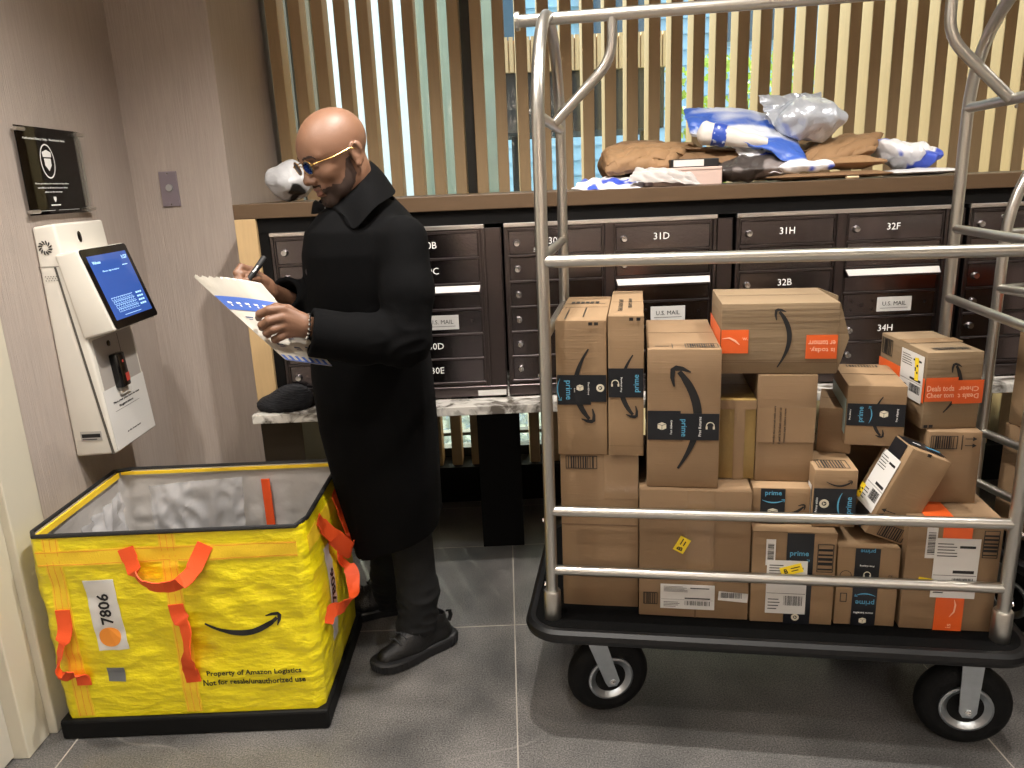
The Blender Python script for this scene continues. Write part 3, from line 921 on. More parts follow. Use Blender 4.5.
# B3 tall
b = Box('tall narrow smile-printed box standing right of its twin', 0.091, 0.45, 0.376, 0.156, 0.058, 0.7865, m=CARD2, seed=3)
b.smile('front', 0.16, 0.052, 0.195, -D90)
b.blacktape('front', 0.0005, 0.0905, 0.162, 0.240, [('prime', 0.074, 0.200, 0.018, D90, 'b'), ('Free streaming', 0.034, 0.197, 0.006, D90, 'w')], cubes=[('phones', 0.018, 0.200, 0.011)])
b.edge_marks('front', [0.054, 0.072], 0.364)
b.txt('top', 'CAUTION TAPE', 0.030, 0.17, w=0.20, h=0.012, rot=D90)
b.txt('top', 'HEAVY LOAD', 0.055, 0.20, w=0.16, h=0.010, rot=D90)
b.tape('front', 0.0, 0.091, 0.028, 0.0285, SEAM, name='crease_line')
# B5 large lower
b5 = Box('wide plain box at the bottom of the cart with yellow sticker and low wide label', 0.290, 0.45, 0.373, 0.236, 0.033, 0.3285, seed=5)
b5.tape('front', 0.150, 0.153, 0.0, 0.372, SEAM, 0, 'flap_gap')
b5.tape('front', 0.126, 0.196, 0.09, 0.373, TAPE, 0.0006)
b5.label('front', 0.058, 0.202, 0.026, 0.100, ang=0)
b5.bars('front', 0.012, 0.050, 0.036, 0.072, 6, True)
b5.part('small_label', LABEL, 'front', lambda q, mm: q.rect(0.207, 0.284, 0.058, 0.085, 0.0004, mm @ Matrix.Rotation(-0.06, 4, 'Z') @ Matrix.Translation((0, 0.012, 0))), 0.001)
b5.bars('front', 0.213, 0.280, 0.064, 0.082, 18, True, lift=0.0016, border=False, seed=5)
b5.sticker('front', 0.113, 0.218, 0.045, 0.030, R(62))
# B4 tall prime
b = Box('tall smile-printed box with black tape band in the middle of the cart', 0.184, 0.42, 0.374, 0.256, 0.050, 0.7035, m=CARD, seed=4)
b.smile('front', 0.262, 0.098, 0.185, D90, False)
b.blacktape('front', 0.001, 0.182, 0.133, 0.205, [('Fast delivery', 0.062, 0.168, 0.007, D90, 'w'), ('prime', 0.092, 0.166, 0.018, -D90, 'b'), ('Free Returns', 0.134, 0.17, 0.007, D90, 'w')], cubes=[('parcel', 0.038, 0.170, 0.011), ('phones', 0.160, 0.172, 0.012)])
b.tape('front', 0.001, 0.085, 0.200, 0.212, BTAPE, 0.0007, 'black_tape')
b.bars('top', 0.095, 0.178, 0.014, 0.060, 12)
b.part('printed_arrows', INK, 'top', lambda q, mm: [q.rect(0.02, 0.055, 0.03, 0.034, 0.0003, mm), q.rect(0.062, 0.064, 0.01, 0.06, 0.0003, mm)])
b.blacktape('left', 0.34, 0.4195, 0.133, 0.205, [], cubes=[('phones', 0.395, 0.172, 0.016)])
# B6 yellowish taped box
b = Box('small yellowish box wrapped in glossy clear tape, set back beside the tall box', 0.094, 0.30, 0.222, 0.446, 0.12, 0.7035, m=CARDY, seed=6)
b.tape('front', 0.0, 0.094, 0.196, 0.220, TAPE)
b.tape('front', 0.038, 0.066, 0.0, 0.2, TAPE, 0.0005)
# B10
b10 = Box('box with white label and black tape at the cart bottom, flap slightly open', 0.210, 0.35, 0.266, 0.531, 0.028, 0.3285, m=CARD2, seed=10)
b10.blacktape('front', 0.086, 0.153, 0.0, 0.264, [('prime', 0.118, 0.205, 0.018, 0, 'b')], cubes=[('play', 0.116, 0.020, 0.010)])
b10.curve('front', 0.05, 0.118, 0.188, 0)
b10.label('front', 0.038, 0.140, 0.030, 0.186, lift=0.002, blackbar=False)
b10.part('small_label', LABEL, 'front', lambda q, mm: q.rect(0.034, 0.058, 0.17, 0.245, 0.0004, mm), 0.001)
b10.bars('front', 0.037, 0.055, 0.175, 0.24, 14, False, lift=0.0016, border=False)
b10.sticker('front', 0.100, 0.160, 0.056, 0.026, R(18), lift=0.003)
b10.bars('front', 0.163, 0.203, 0.155, 0.235, 5, False)
b10.tape('front', 0.0, 0.086, 0.2655, 0.2665, SEAM)
# B9
b9 = Box('flat box with black tape under the tall taped parcel box', 0.146, 0.32, 0.100, 0.533, 0.075, 0.598, m=CARD2, seed=9)
b9.blacktape('front', 0.020, 0.082, 0.0, 0.098, [('prime', 0.052, 0.084, 0.016, 0, 'b')], cubes=[('parcel', 0.052, 0.03, 0.013)])
b9.curve('front', 0.056, 0.052, 0.066, 0)
b9.smile('front', 0.09, 0.086, 0.036, R(8))
# B7
b7 = Box('upright box with three lines of print on clear tape, under the orange-taped box', 0.147, 0.30, 0.294, 0.542, 0.12, 0.699, m=CARD, seed=7)
b7.tape('front', 0.0, 0.147, 0.110, 0.205, TAPE)
b7.part('tape_print', INK, 'front', lambda q, mm: [text(q, 'handle this parcel with care', 0.045, 0.158, 0.105, 0.007, mm, D90), text(q, 'if seal is broken contact us', 0.058, 0.156, 0.100, 0.007, mm, D90), text(q, 'remove tape before reuse', 0.071, 0.156, 0.095, 0.007, mm, D90)], 0.0008)
# B12
b12 = Box('squarish box with upside-down black tape at the cart bottom, right of centre', 0.152, 0.30, 0.225, 0.747, 0.035, 0.3285, m=CARD2, seed=12)
b12.blacktape('front', 0.042, 0.103, 0.0, 0.224, [('prime', 0.072, 0.218, 0.014, math.pi, 'b'), ('prime', 0.074, 0.070, 0.018, math.pi, 'b'), ('Free shipping', 0.072, 0.175, 0.006, math.pi, 'w'), ('Free music', 0.072, 0.128, 0.006, math.pi, 'w'), ('more benefits', 0.072, 0.038, 0.006, math.pi, 'w')], cubes=[('phones', 0.074, 0.150, 0.010), ('parcel', 0.072, 0.015, 0.009)])
b12.curve('front', 0.05, 0.074, 0.088, math.pi)
b12.part('recycling_mark', INK, 'front', lambda q, mm: [q.stroke([(0.022 + 0.014 * math.cos(a), 0.145 + 0.014 * math.sin(a)) for a in [2 * math.pi * i / 16 for i in range(17)]], 0.0015, 0.0003, mm), q.rect(0.012, 0.028, 0.068, 0.070, 0.0003, mm), q.rect(0.012, 0.028, 0.092, 0.094, 0.0003, mm), q.rect(0.012, 0.014, 0.068, 0.094, 0.0003, mm), q.rect(0.027, 0.029, 0.068, 0.094, 0.0003, mm)])
b12.txt('front', 'LB2', 0.131, 0.140, w=0.022, h=0.009, rot=D90)
# B11
b11 = Box('upright box with black tape, play symbol and printed top, centre of the cart', 0.106, 0.30, 0.158, 0.682, 0.060, 0.598, m=CARD2, seed=11)
b11.blacktape('front', 0.0005, 0.105, 0.020, 0.108, [('prime', 0.090, 0.062, 0.018, D90, 'b'), ('Prime video', 0.008, 0.062, 0.006, D90, 'w')], cubes=[('play', 0.027, 0.066, 0.012)])
b11.curve('front', 0.07, 0.070, 0.062, -D90)
b11.bars('top', 0.012, 0.09, 0.012, 0.07, 9)
b11.part('small_label', LABEL, 'left', lambda q, mm: q.rect(0.25, 0.285, 0.03, 0.11, 0.0004, mm), 0.001)
b11.smile('front', 0.06, 0.06, 0.122, 0)
# B8
b8 = Box('large ridged box with orange tape lying on top of the stack, right flap open', 0.288, 0.27, 0.184, 0.445, 0.125, 0.9945, m=CARD3, seed=8)
b8.smile('front', 0.145, 0.152, 0.090, D90, False)
b8.tape('front', 0.0, 0.068, 0.055, 0.117, OTAPE, 0.0007, 'orange_tape')
b8.tape('left', 0.0, 0.27, 0.055, 0.117, OTAPE, 0.0007, 'orange_tape')
b8.tape('front', 0.210, 0.286, 0.040, 0.102, OTAPE, 0.0007, 'orange_tape')
b8.part('tape_lettering', PINKINK, 'front', lambda q, mm: [text(q, "is today.", 0.250, 0.064, 0.060, 0.015, mm, math.pi, bold=0.01), text(q, 'er tomorr', 0.248, 0.082, 0.066, 0.012, mm, math.pi, bold=0.01), q.stroke([(0.002, 0.094), (0.02, 0.096), (0.035, 0.088), (0.046, 0.078)], [0.001, 0.004, 0.005, 0.002], 0.0004, mm), text(q, 'w.', 0.06, 0.093, 0.014, 0.007, mm)], 0.0014)
for zz in (0.030, 0.036, 0.134, 0.150, 0.166):
    b8.tape('front', 0.0, 0.288, zz, zz + 0.0009, SEAM, 0.0, 'crease_line')
fl_ = MB()
fl_.add([(0.288, 0, 0.184), (0.288, 0, 0.0), (0.315, 0.004, 0.092), (0.288, 0.003, 0.184), (0.288, 0.003, 0.0), (0.315, 0.007, 0.092)], [[0, 1, 2], [3, 5, 4], [0, 2, 5, 3], [1, 4, 5, 2]])
fl_.build('open_flap', CARD3, b8.o)
fl_ = MB()
fl_.add([(0.288, 0.27, 0.184), (0.288, 0.27, 0.0), (0.33, 0.20, 0.03), (0.33, 0.20, 0.17), (0.290, 0.273, 0.184), (0.290, 0.273, 0.0), (0.332, 0.203, 0.03), (0.332, 0.203, 0.17)], [[0, 1, 2, 3], [7, 6, 5, 4], [0, 3, 7, 4], [1, 5, 6, 2], [3, 2, 6, 7]])
fl_.build('open_flap', CARD3, b8.o)
MB().box(0.2885, 0.2895, 0.006, 0.264, 0.006, 0.178).build('shade_panel', mat('painted_box_shade', (60, 44, 32), 0.9), b8.o)  # flat dark panel painted as the shade inside the open box
# B18 angled, behind; B20 hidden support
b = Box('partly hidden box behind the centre stack, pale blue tape on its side', 0.085, 0.20, 0.125, 0.715, 0.20, 0.757, rot=-14, m=CARD, seed=18)
b.tape('left', 0.03, 0.19, 0.01, 0.07, mat('pale_blue_tape', (150, 172, 168), 0.4), 0.0006, 'pale_tape')
b = Box('shaded box deep inside the cart under the small black-taped box', 0.15, 0.13, 0.464, 0.80, 0.400, 0.3285, m=CARD, seed=20)
# B15
b15 = Box('small black-taped box with smile mark below the orange-taped corner box', 0.142, 0.24, 0.163, 0.772, 0.15, 0.794, rot=-5, m=CARD2, seed=15)
b15.smile('front', 0.105, 0.078, 0.082, -D90)
b15.blacktape('front', 0.001, 0.141, 0.055, 0.115, [('prime', 0.036, 0.086, 0.016, D90, 'b'), ('Free delivery', 0.009, 0.085, 0.005, D90, 'w'), ('Free shipping', 0.122, 0.086, 0.006, D90, 'w')], cubes=[('parcel', 0.090, 0.088, 0.010)])
b15.curve('front', 0.045, 0.055, 0.085, D90)
b15.tape('left', 0.02, 0.24, 0.03, 0.125, mat('pale_blue_tape', (150, 172, 168), 0.4), 0.0006, 'pale_tape')
b15.bars('top', 0.02, 0.12, 0.20, 0.225, 11, True, border=False)
b15.tape('top', 0.0, 0.142, 0.118, 0.1195, SEAM)
# B13
b13 = Box('orange-taped box with large white label at the bottom right of the cart', 0.222, 0.36, 0.312, 0.910, 0.032, 0.3285, m=CARD, seed=13)
b13.tape('front', 0.082, 0.150, 0.0, 0.312, OTAPE, 0.0007, 'orange_tape')
b13.tape('top', 0.040, 0.108, 0.0, 0.30, OTAPE, 0.0007, 'orange_tape')
b13.label('front', 0.066, 0.172, 0.095, 0.262, lift=0.0016)
b13.part('small_label', LABEL, 'front', lambda q, mm: q.rect(0.044, 0.070, 0.205, 0.290, 0.0004, mm), 0.001)
b13.bars('front', 0.047, 0.067, 0.21, 0.285, 15, False, lift=0.0016, border=False)
b13.bars('front', 0.178, 0.214, 0.21, 0.285, 6, False)
b13.sticker('front', 0.050, 0.135, 0.034, 0.030, R(-8), lift=0.0024)
b13.part('tape_lettering', PINKINK, 'front', lambda q, mm: [q.stroke([(0.118, 0.04), (0.128, 0.055), (0.130, 0.075), (0.126, 0.09)], [0.001, 0.004, 0.004, 0.001], 0.0004, mm), text(q, 'is', 0.118, 0.014, 0.012, 0.012, mm, D90)], 0.0014)
# B17
b17 = Box('plain box with printed barcode and arrows between two orange-taped boxes', 0.128, 0.34, 0.196, 0.973, 0.135, 0.6415, m=CARD, seed=17)
b17.bars('front', 0.006, 0.070, 0.150, 0.186, 10)
b17.part('printed_arrows', INK, 'front', lambda q, mm: [q.rect(0.080, 0.082, 0.148, 0.188, 0.0003, mm)] + [w for yy in (0.178, 0.160) for w in (q.rect(0.088, 0.108, yy - 0.001, yy + 0.001, 0.0003, mm), q.prism([(0.106, yy - 0.006), (0.116, yy), (0.106, yy + 0.006)], 0, 0.0003, mm))])
# B16
b16 = Box('box at the top right of the cart with orange tape reading Deals today', 0.140, 0.27, 0.204, 0.958, 0.150, 0.8385, rot=7, m=CARD3, seed=16)
b16.smile('front', 0.125, 0.070, 0.105, R(80), False)
b16.tape('front', 0.0, 0.080, 0.075, 0.138, OTAPE, 0.0006, 'orange_tape')
b16.tape('front', 0.070, 0.145, 0.068, 0.130, OTAPE, 0.0009, 'orange_tape')
b16.part('tape_lettering', PINKINK, 'front', lambda q, mm: [text(q, 'Deals toda', 0.038, 0.110, 0.068, 0.015, mm, bold=0.01), text(q, 'Cheer tom', 0.038, 0.092, 0.068, 0.013, mm, bold=0.01), text(q, 'Deals t', 0.108, 0.088, 0.052, 0.013, mm, math.pi, bold=0.01), text(q, 'Cheer', 0.108, 0.107, 0.05, 0.013, mm, math.pi, bold=0.01)], 0.0016)
b16.edge_marks('front', [0.005, 0.018], 0.004)
b16.tape('left', 0.0, 0.27, 0.070, 0.135, OTAPE, 0.0006, 'orange_tape')
b16.label('left', 0.135, 0.260, 0.065, 0.190, lift=0.0014)
b16.sticker('left', 0.225, 0.150, 0.02, 0.06, R(5), lift=0.0022, word='B')
b16.bars('left', 0.01, 0.075, 0.150, 0.195, 6)
b16.bars('top', 0.02, 0.13, 0.02, 0.05, 14, True, border=False)
b16.tape('top', 0.0, 0.145, 0.11, 0.165, TAPE)
# B14 leaning box
m14 = CARTM @ Matrix.Translation((0.812, 0.050, 0.590)) @ Matrix.Rotation(R(23), 4, 'Y') @ Matrix.Rotation(R(8), 4, 'Z')
b14 = Box('tilted box with long white label leaning among the right-hand parcels', 0.108, 0.125, 0.25, 0, 0, 0, mtx=m14, m=CARD2, seed=14)
b14.label('left', 0.022, 0.112, 0.050, 0.205, lift=0.0016)
b14.blacktape('top', 0.001, 0.107, 0.030, 0.095, [('prime', 0.088, 0.060, 0.015, 0, 'b'), ('Free', 0.04, 0.060, 0.008, 0, 'w')])
b14.blacktape('left', 0.035, 0.10, 0.0, 0.248, [])
b14.sticker('left', 0.020, 0.075, 0.022, 0.04, 0, lift=0.0024)
b14.bars('front', 0.03, 0.10, 0.006, 0.042, 9)
b14.part('printed_arrows', INK, 'front', lambda q, mm: [w for yy in (0.075, 0.060) for w in (q.rect(0.014, 0.046, yy - 0.001, yy + 0.001, 0.0003, mm), q.prism([(0.018, yy - 0.006), (0.006, yy), (0.018, yy + 0.006)], 0, 0.0003, mm))])
b14.edge_marks('front', [0.04], 0.244)
# parcels on the second cart
g2 = 'parcels on the second cart at the right edge'
for (lb_, w_, d_, h_, u_, v_, z_, m_, sd) in (
        ('brown box on the second cart deck, lowest at the right edge', 0.40, 0.44, 0.36, 0.04, 0.05, 0.3285, CARD, 31),
        ('brown box in the middle of the right edge stack on the second cart', 0.38, 0.42, 0.30, 0.05, 0.05, 0.690, CARD2, 32),
        ('orange-taped box on top of the right edge stack on the second cart', 0.34, 0.38, 0.16, 0.06, 0.06, 0.992, CARD3, 33)):
    bb = Box(lb_, w_, d_, h_, u_, v_, z_, m=m_, seed=sd, group=g2, base=CART2M)
    if sd == 33:
        bb.tape('front', 0.0, w_, 0.03, 0.13, OTAPE, 0.0007, 'orange_tape')
        bb.tape('left', 0.0, d_, 0.03, 0.13, OTAPE, 0.0007, 'orange_tape')
# ------------------------------------------------------------------ yellow delivery bin
YEL = mat('yellow_woven_plastic', (232, 214, 22), 0.36, var=0.14, vscale=9, bump=0.8, bscale=20, bstretch=(1, 1, 2.2), coat=0.25)
YEL2 = mat('yellow_strap', (240, 202, 44), 0.5, bump=0.1, bscale=200)
LINER = mat('grey_woven_liner', (186, 182, 178), 0.4, var=0.08, vscale=10, bump=0.3, bscale=20)
BX0, BX1, BY0, BY1, BZ0, BZ1 = -1.325, -0.580, 1.885, 2.385, 0.055, 0.632
bin_ = thing('collapsible_bin', 'yellow collapsible delivery bin with orange handles and black base', 'bin', ((BX0 + BX1) / 2, (BY0 + BY1) / 2, 0))


def bin_disp(s, z):
    t = (z - BZ0) / (BZ1 - BZ0)
    f = math.sin(math.pi * min(max(t, 0), 1)) ** 0.5
    a = nz((s * 5, z * 9, 0), 1.0, 3) * 0.006
    r_ = (1 - abs(nz((s * 9 + z * 7, z * 16 - s * 3, 4), 1.0, 8)) * 2) * 0.006
    b2 = (1 - abs(nz((s * 20 - z * 9, z * 30, 2), 1.0, 5)) * 2) * 0.0014
    return f * (a + r_ + b2)


def bin_loop(inset, n=44):
    rc = 0.02
    pts = []
    W_b, D_b = BX1 - BX0, BY1 - BY0
    segs = [((BX0 + rc, BY0), (BX1 - rc, BY0), (0, -1)), ((BX1, BY0 + rc), (BX1, BY1 - rc), (1, 0)),
            ((BX1 - rc, BY1), (BX0 + rc, BY1), (0, 1)), ((BX0, BY1 - rc), (BX0, BY0 + rc), (-1, 0))]
    s = 0
    for a, b_, nn in segs:
        L_ = math.hypot(b_[0] - a[0], b_[1] - a[1])
        m_ = int(L_ / 0.011)
        for i in range(m_ + 1):
            t = i / m_
            pts.append((a[0] + (b_[0] - a[0]) * t, a[1] + (b_[1] - a[1]) * t, nn[0], nn[1], s + L_ * t))
        s += L_ + 0.02
    return pts


def rim_z(x, y):
    # the right-hand panel sags a little towards its middle
    return BZ1


def shell(mb, inset, z0, z1, amp=1.0, flip=False):
    L_ = bin_loop(0)
    nzs = 52
    n = len(L_)
    vs, fs = [], []
    for j in range(nzs + 1):
        z = z0 + (z1 - z0) * j / nzs
        for (x, y, nx, ny, s) in L_:
            d_ = bin_disp(s, z) * amp - inset
            if nx == 1:   # right side bulges out to the rear
                d_ += 0.02 * math.sin(math.pi * min(1, max(0, (y - BY0) / (BY1 - BY0)))) * math.sin(math.pi * (z - z0) / (z1 - z0))
            vs.append((x + nx * d_, y + ny * d_, z))
    for j in range(nzs):
        for i in range(n):
            k = (i + 1) % n
            fs.append([j * n + i, j * n + k, (j + 1) * n + k, (j + 1) * n + i])
    mb.add(vs, fs)


sb = MB(); shell(sb, 0.0, BZ0, BZ1)
sb.build('fabric_shell', YEL, bin_, smooth=True, angle=R(70), world=True)
sb = MB(); shell(sb, 0.007, BZ0, BZ1 - 0.001, 1.0)
sb.build('liner', LINER, bin_, smooth=True, angle=R(70), world=True)
MB().box(BX0 + 0.01, BX1 - 0.01, BY0 + 0.01, BY1 - 0.01, 0.06, 0.068).build('bottom_panel', mat('grey_panel', (120, 118, 114), 0.6), bin_, world=True)
MB().box(BX0 - 0.012, BX1 + 0.014, BY0 - 0.014, BY1 + 0.012, 0.0, 0.062, 0.008).build('base_tray', mat('black_tray', (10, 10, 10), 0.6, spec=0.2), bin_, world=True)
rm = MB()
pts = []
for (x, y, nx, ny, s) in bin_loop(0)[::4]:
    pts.append((x, y, BZ1 + 0.001))
rm.tube(pts, 0.0065, 8, closed=True)
rm.build('rim_piping', mat('black_piping', (18, 18, 20), 0.6), bin_, smooth=True, world=True)
yt = MB().box(BX0 + 0.010, BX0 + 0.016, BY0 + 0.02, BY1 - 0.02, BZ1 - 0.022, BZ1 - 0.004).box(BX0 + 0.02, BX1 - 0.02, BY1 - 0.016, BY1 - 0.010, BZ1 - 0.014, BZ1 - 0.004)
yt.build('inner_binding', YEL2, bin_, world=True)


def front_pt(x, z, off):
    return Vector((x, BY0 - bin_disp(x - BX0 - 0.02, z) - off, z))


def side_pt(y, z, off):
    s = (BX1 - BX0 - 0.04) + 0.02 + (y - BY0 - 0.02)
    d_ = bin_disp(s, z) + 0.02 * math.sin(math.pi * (y - BY0) / (BY1 - BY0)) * math.sin(math.pi * (z - BZ0) / (BZ1 - BZ0))
    return Vector((BX1 + d_ + off, y, z))


def patch(mb, fn, u0, u1, v0, v1, off, shear=0.0, th=0.001, st=0.012):
    nu, nv = max(1, int(abs(u1 - u0) / st)), max(1, int(abs(v1 - v0) / st))
    vs, fs = [], []
    for o_ in (off, off + th):
        for j in range(nv + 1):
            for i in range(nu + 1):
                v = v0 + (v1 - v0) * j / nv
                u = u0 + (u1 - u0) * i / nu + shear * (v - v0)
                vs.append(fn(u, v, o_))
    K = (nu + 1) * (nv + 1)
    for j in range(nv):
        for i in range(nu):
            a = j * (nu + 1) + i
            fs.append([K + a, K + a + 1, K + a + nu + 2, K + a + nu + 1])
            fs.append([a, a + nu + 1, a + nu + 2, a + 1])
    for i in range(nu):
        fs.append([i, i + 1, K + i + 1, K + i])
        a = nv * (nu + 1) + i
        fs.append([a, K + a, K + a + 1, a + 1])
    for j in range(nv):
        a = j * (nu + 1)
        fs.append([a, K + a, K + a + nu + 1, a + nu + 1])
        a += nu
        fs.append([a, a + nu + 1, K + a + nu + 1, K + a])
    mb.add(vs, fs)


def conform(fn_draw, off, fn=front_pt):
    q = MB()
    fn_draw(q)
    r_ = MB()
    r_.add([fn(v.x, v.y, off + v.z) for v in q.v], q.f)
    return r_


STITCH = mat('orange_stitching', (226, 140, 40), 0.7)
for (u0, u1, v0, v1, nm) in ((BX0 + 0.02, BX1 - 0.02, 0.545, 0.592, 'h'), (-1.284, -1.238, 0.07, 0.625, 'v'), (-0.972, -0.926, 0.07, 0.625, 'v')):
    p = MB(); patch(p, front_pt, u0, u1, v0, v1, 0.0012 if nm == 'h' else 0.0008)
    p.build('sewn_strap', YEL2, bin_, smooth=True, world=True)
    p = MB()
    if nm == 'h':
        for z_ in (v0 + 0.005, v1 - 0.005):
            patch(p, front_pt, u0, u1, z_ - 0.0008, z_ + 0.0008, 0.0022, th=0.0004)
    else:
        for x_ in (u0 + 0.006, (u0 + u1) / 2, u1 - 0.006):
            patch(p, front_pt, x_ - 0.0007, x_ + 0.0007, v0, v1, 0.0018, th=0.0004)
    p.build('stitching', STITCH, bin_, world=True)
p = MB(); patch(p, side_pt, BY0 + 0.02, BY1 - 0.02, 0.545, 0.592, 0.0012); p.build('sewn_strap', YEL2, bin_, smooth=True, world=True)


def ribbon(mb, pts, wdir, w=0.034, th=0.003, rad=0.02):
    pts = fillet(pts, rad, 5)
    n = len(pts)
    wd = wdir if isinstance(wdir, list) else [wdir] * n
    if len(wd) != n:
        wd = [Vector(wd[0]).lerp(Vector(wd[-1]), i / (n - 1)) if len(wd) == 2 else Vector(wd[min(len(wd) - 1, int(i / (n - 1) * (len(wd) - 1) + 0.5))]) for i in range(n)]
    vs, fs = [], []
    for i in range(n):
        t = (pts[min(i + 1, n - 1)] - pts[max(i - 1, 0)]).normalized()
        w_ = Vector(wd[i]).normalized()
        w_ = (w_ - t * w_.dot(t)).normalized()
        nn = t.cross(w_)
        for a, b_ in ((-1, -1), (1, -1), (1, 1), (-1, 1)):
            vs.append(pts[i] + w_ * (a * w / 2) + nn * (b_ * th / 2))
    for i in range(n - 1):
        for k in range(4):
            a, b_ = i * 4 + k, i * 4 + (k + 1) % 4
            fs.append([a, b_, b_ + 4, a + 4])
    fs.append([0, 1, 2, 3]); fs.append([(n - 1) * 4 + k for k in range(4)][::-1])
    mb.add(vs, fs)


def fp(x, z, o):
    return front_pt(x, z, o)


hd = MB()
ribbon(hd, [fp(-1.062, 0.590, 0.004), fp(-1.050, 0.550, 0.006), fp(-1.030, 0.510, 0.03), fp(-0.985, 0.492, 0.045), fp(-0.925, 0.494, 0.045), fp(-0.885, 0.515, 0.03), fp(-0.865, 0.555, 0.008), fp(-0.845, 0.592, 0.004)],
       [Vector((1, 0, 0.1)), Vector((1, -0.2, 0.3)), Vector((0.5, -0.7, 0.5)), Vector((0.1, -0.5, 0.9)), Vector((0.0, -0.4, 0.9)), Vector((0.6, -0.5, -0.5)), Vector((1, 0, -0.3)), Vector((1, 0, -0.2))], w=0.044, rad=0.03)
hd.build('carry_handle', ORANGE, bin_, smooth=True, world=True)
hd = MB()
ribbon(hd, [fp(-1.262, 0.415, 0.004), fp(-1.262, 0.355, 0.006), fp(-1.275, 0.310, 0.03), fp(-1.290, 0.245, 0.045), fp(-1.272, 0.222, 0.03), fp(-1.245, 0.208, 0.006), fp(-1.245, 0.175, 0.004)], [Vector((1, 0, 0)), Vector((1, 0, 0)), Vector((0.7, -0.6, 0.2)), Vector((0.3, -0.9, 0.2)), Vector((0.3, -0.3, 0.8)), Vector((1, 0, 0)), Vector((1, 0, 0))], w=0.040, rad=0.02)
hd.build('carry_handle', ORANGE, bin_, smooth=True, world=True)
hd = MB()
ribbon(hd, [fp(-0.950, 0.418, 0.004), fp(-0.948, 0.385, 0.006), fp(-0.925, 0.360, 0.02), fp(-0.925, 0.290, 0.04), fp(-0.936, 0.235, 0.02), fp(-0.938, 0.200, 0.006), fp(-0.936, 0.170, 0.004)], [Vector((1, 0, 0)), Vector((1, 0, -0.2)), Vector((0.8, -0.5, -0.4)), Vector((0.7, -0.7, 0)), Vector((1, -0.3, 0)), Vector((1, 0, 0)), Vector((1, 0, 0))], w=0.042, rad=0.02)
hd.build('carry_handle', ORANGE, bin_, smooth=True, world=True)


def sp(y, z, o):
    return side_pt(y, z, o)


hd = MB()
ribbon(hd, [sp(2.02, 0.590, 0.004), sp(2.03, 0.56, 0.008), sp(2.06, 0.50, 0.03), sp(2.12, 0.43, 0.045), sp(2.20, 0.43, 0.04), sp(2.22, 0.52, 0.012), sp(2.21, 0.59, 0.004)], [Vector((0, 1, 0)), Vector((0.2, 1, 0.3)), Vector((0.6, 0.3, 0.6)), Vector((0.3, 0, 1)), Vector((0.5, -0.3, 0.6)), Vector((0.2, 1, 0)), Vector((0, 1, 0))], w=0.05, rad=0.03)
hd.build('carry_handle', ORANGE, bin_, smooth=True, world=True)
hd = MB()
ribbon(hd, [sp(2.14, 0.43, 0.004), sp(2.13, 0.40, 0.006), sp(2.12, 0.37, 0.04), sp(2.06, 0.31, 0.055), sp(2.00, 0.31, 0.03), sp(1.975, 0.32, 0.006), sp(1.955, 0.29, 0.004)], [Vector((0, 1, 0)), Vector((0, 1, 0)), Vector((0.7, 0.5, 0.2)), Vector((0.7, 0, 0.6)), Vector((0.2, 0, 1)), Vector((0, 0.4, 1)), Vector((0, 0.4, 1))], w=0.042, rad=0.02)
hd.build('carry_handle', ORANGE, bin_, smooth=True, world=True)
# inside: orange strip and clear plastic
oi = MB().box(-0.845, -0.817, BY1 - 0.022, BY1 - 0.017, 0.30, 0.585)
oi.build('inner_strap', ORANGE, bin_, world=True)
# label 7806, tag, smile, lettering
p = MB(); patch(p, front_pt, -1.182, -1.100, 0.285, 0.500, 0.002, shear=-0.05, th=0.0012)
lab = p.build('number_label', LABEL, bin_, smooth=True, world=True, label='white label with black number 7806 and orange dot')
q = conform(lambda q: text(q, '7806', -1.146, 0.412, w=0.092, h=0.034, m=None, rot=D90 + 0.04, bold=0.02), 0.0042)
q.build('lettering', INK, lab, world=True)
q = conform(lambda q: q.prism([(-1.146 + 0.030 * math.cos(a), 0.326 + 0.030 * math.sin(a)) for a in [2 * math.pi * i / 28 for i in range(28)]], 0, 0.0006), 0.0042)
q.build('orange_dot', mat('orange_dot_ink', (234, 146, 52), 0.5), lab, world=True)
p = MB(); patch(p, front_pt, -1.176, -1.126, 0.182, 0.226, 0.002, th=0.001)
p.build('grey_patch', mat('grey_reflective_patch', (110, 112, 114), 0.5), bin_, world=True)
q = conform(lambda q: smile(q, Matrix.Identity(4), 0.20, -0.778, 0.345, R(2)), 0.003)
q.build('smile_logo', INK, bin_, world=True)
q = conform(lambda q: (text(q, 'Property of Amazon Logistics', -0.763, 0.193, 0.268, 0.020, bold=0.022), text(q, 'Not for resale/unauthorized use', -0.765, 0.166, 0.290, 0.018, bold=0.022)), 0.003)
q.build('lettering', INK, bin_, world=True)
p = MB(); patch(p, side_pt, 2.005, 2.055, 0.20, 0.50, 0.002)
sl = p.build('side_label', LABEL, bin_, smooth=True, world=True)
q = conform(lambda q: text(q, '7806', 2.03, 0.37, w=0.11, h=0.034, rot=D90, bold=0.02), 0.0042, side_pt)
q.build('lettering', INK, sl, world=True)
# clear plastic film slumped against the back of the bin
FILM = mat('clear_plastic_film', (205, 205, 208), 0.22, bump=0.5, bscale=18, alpha=0.5)


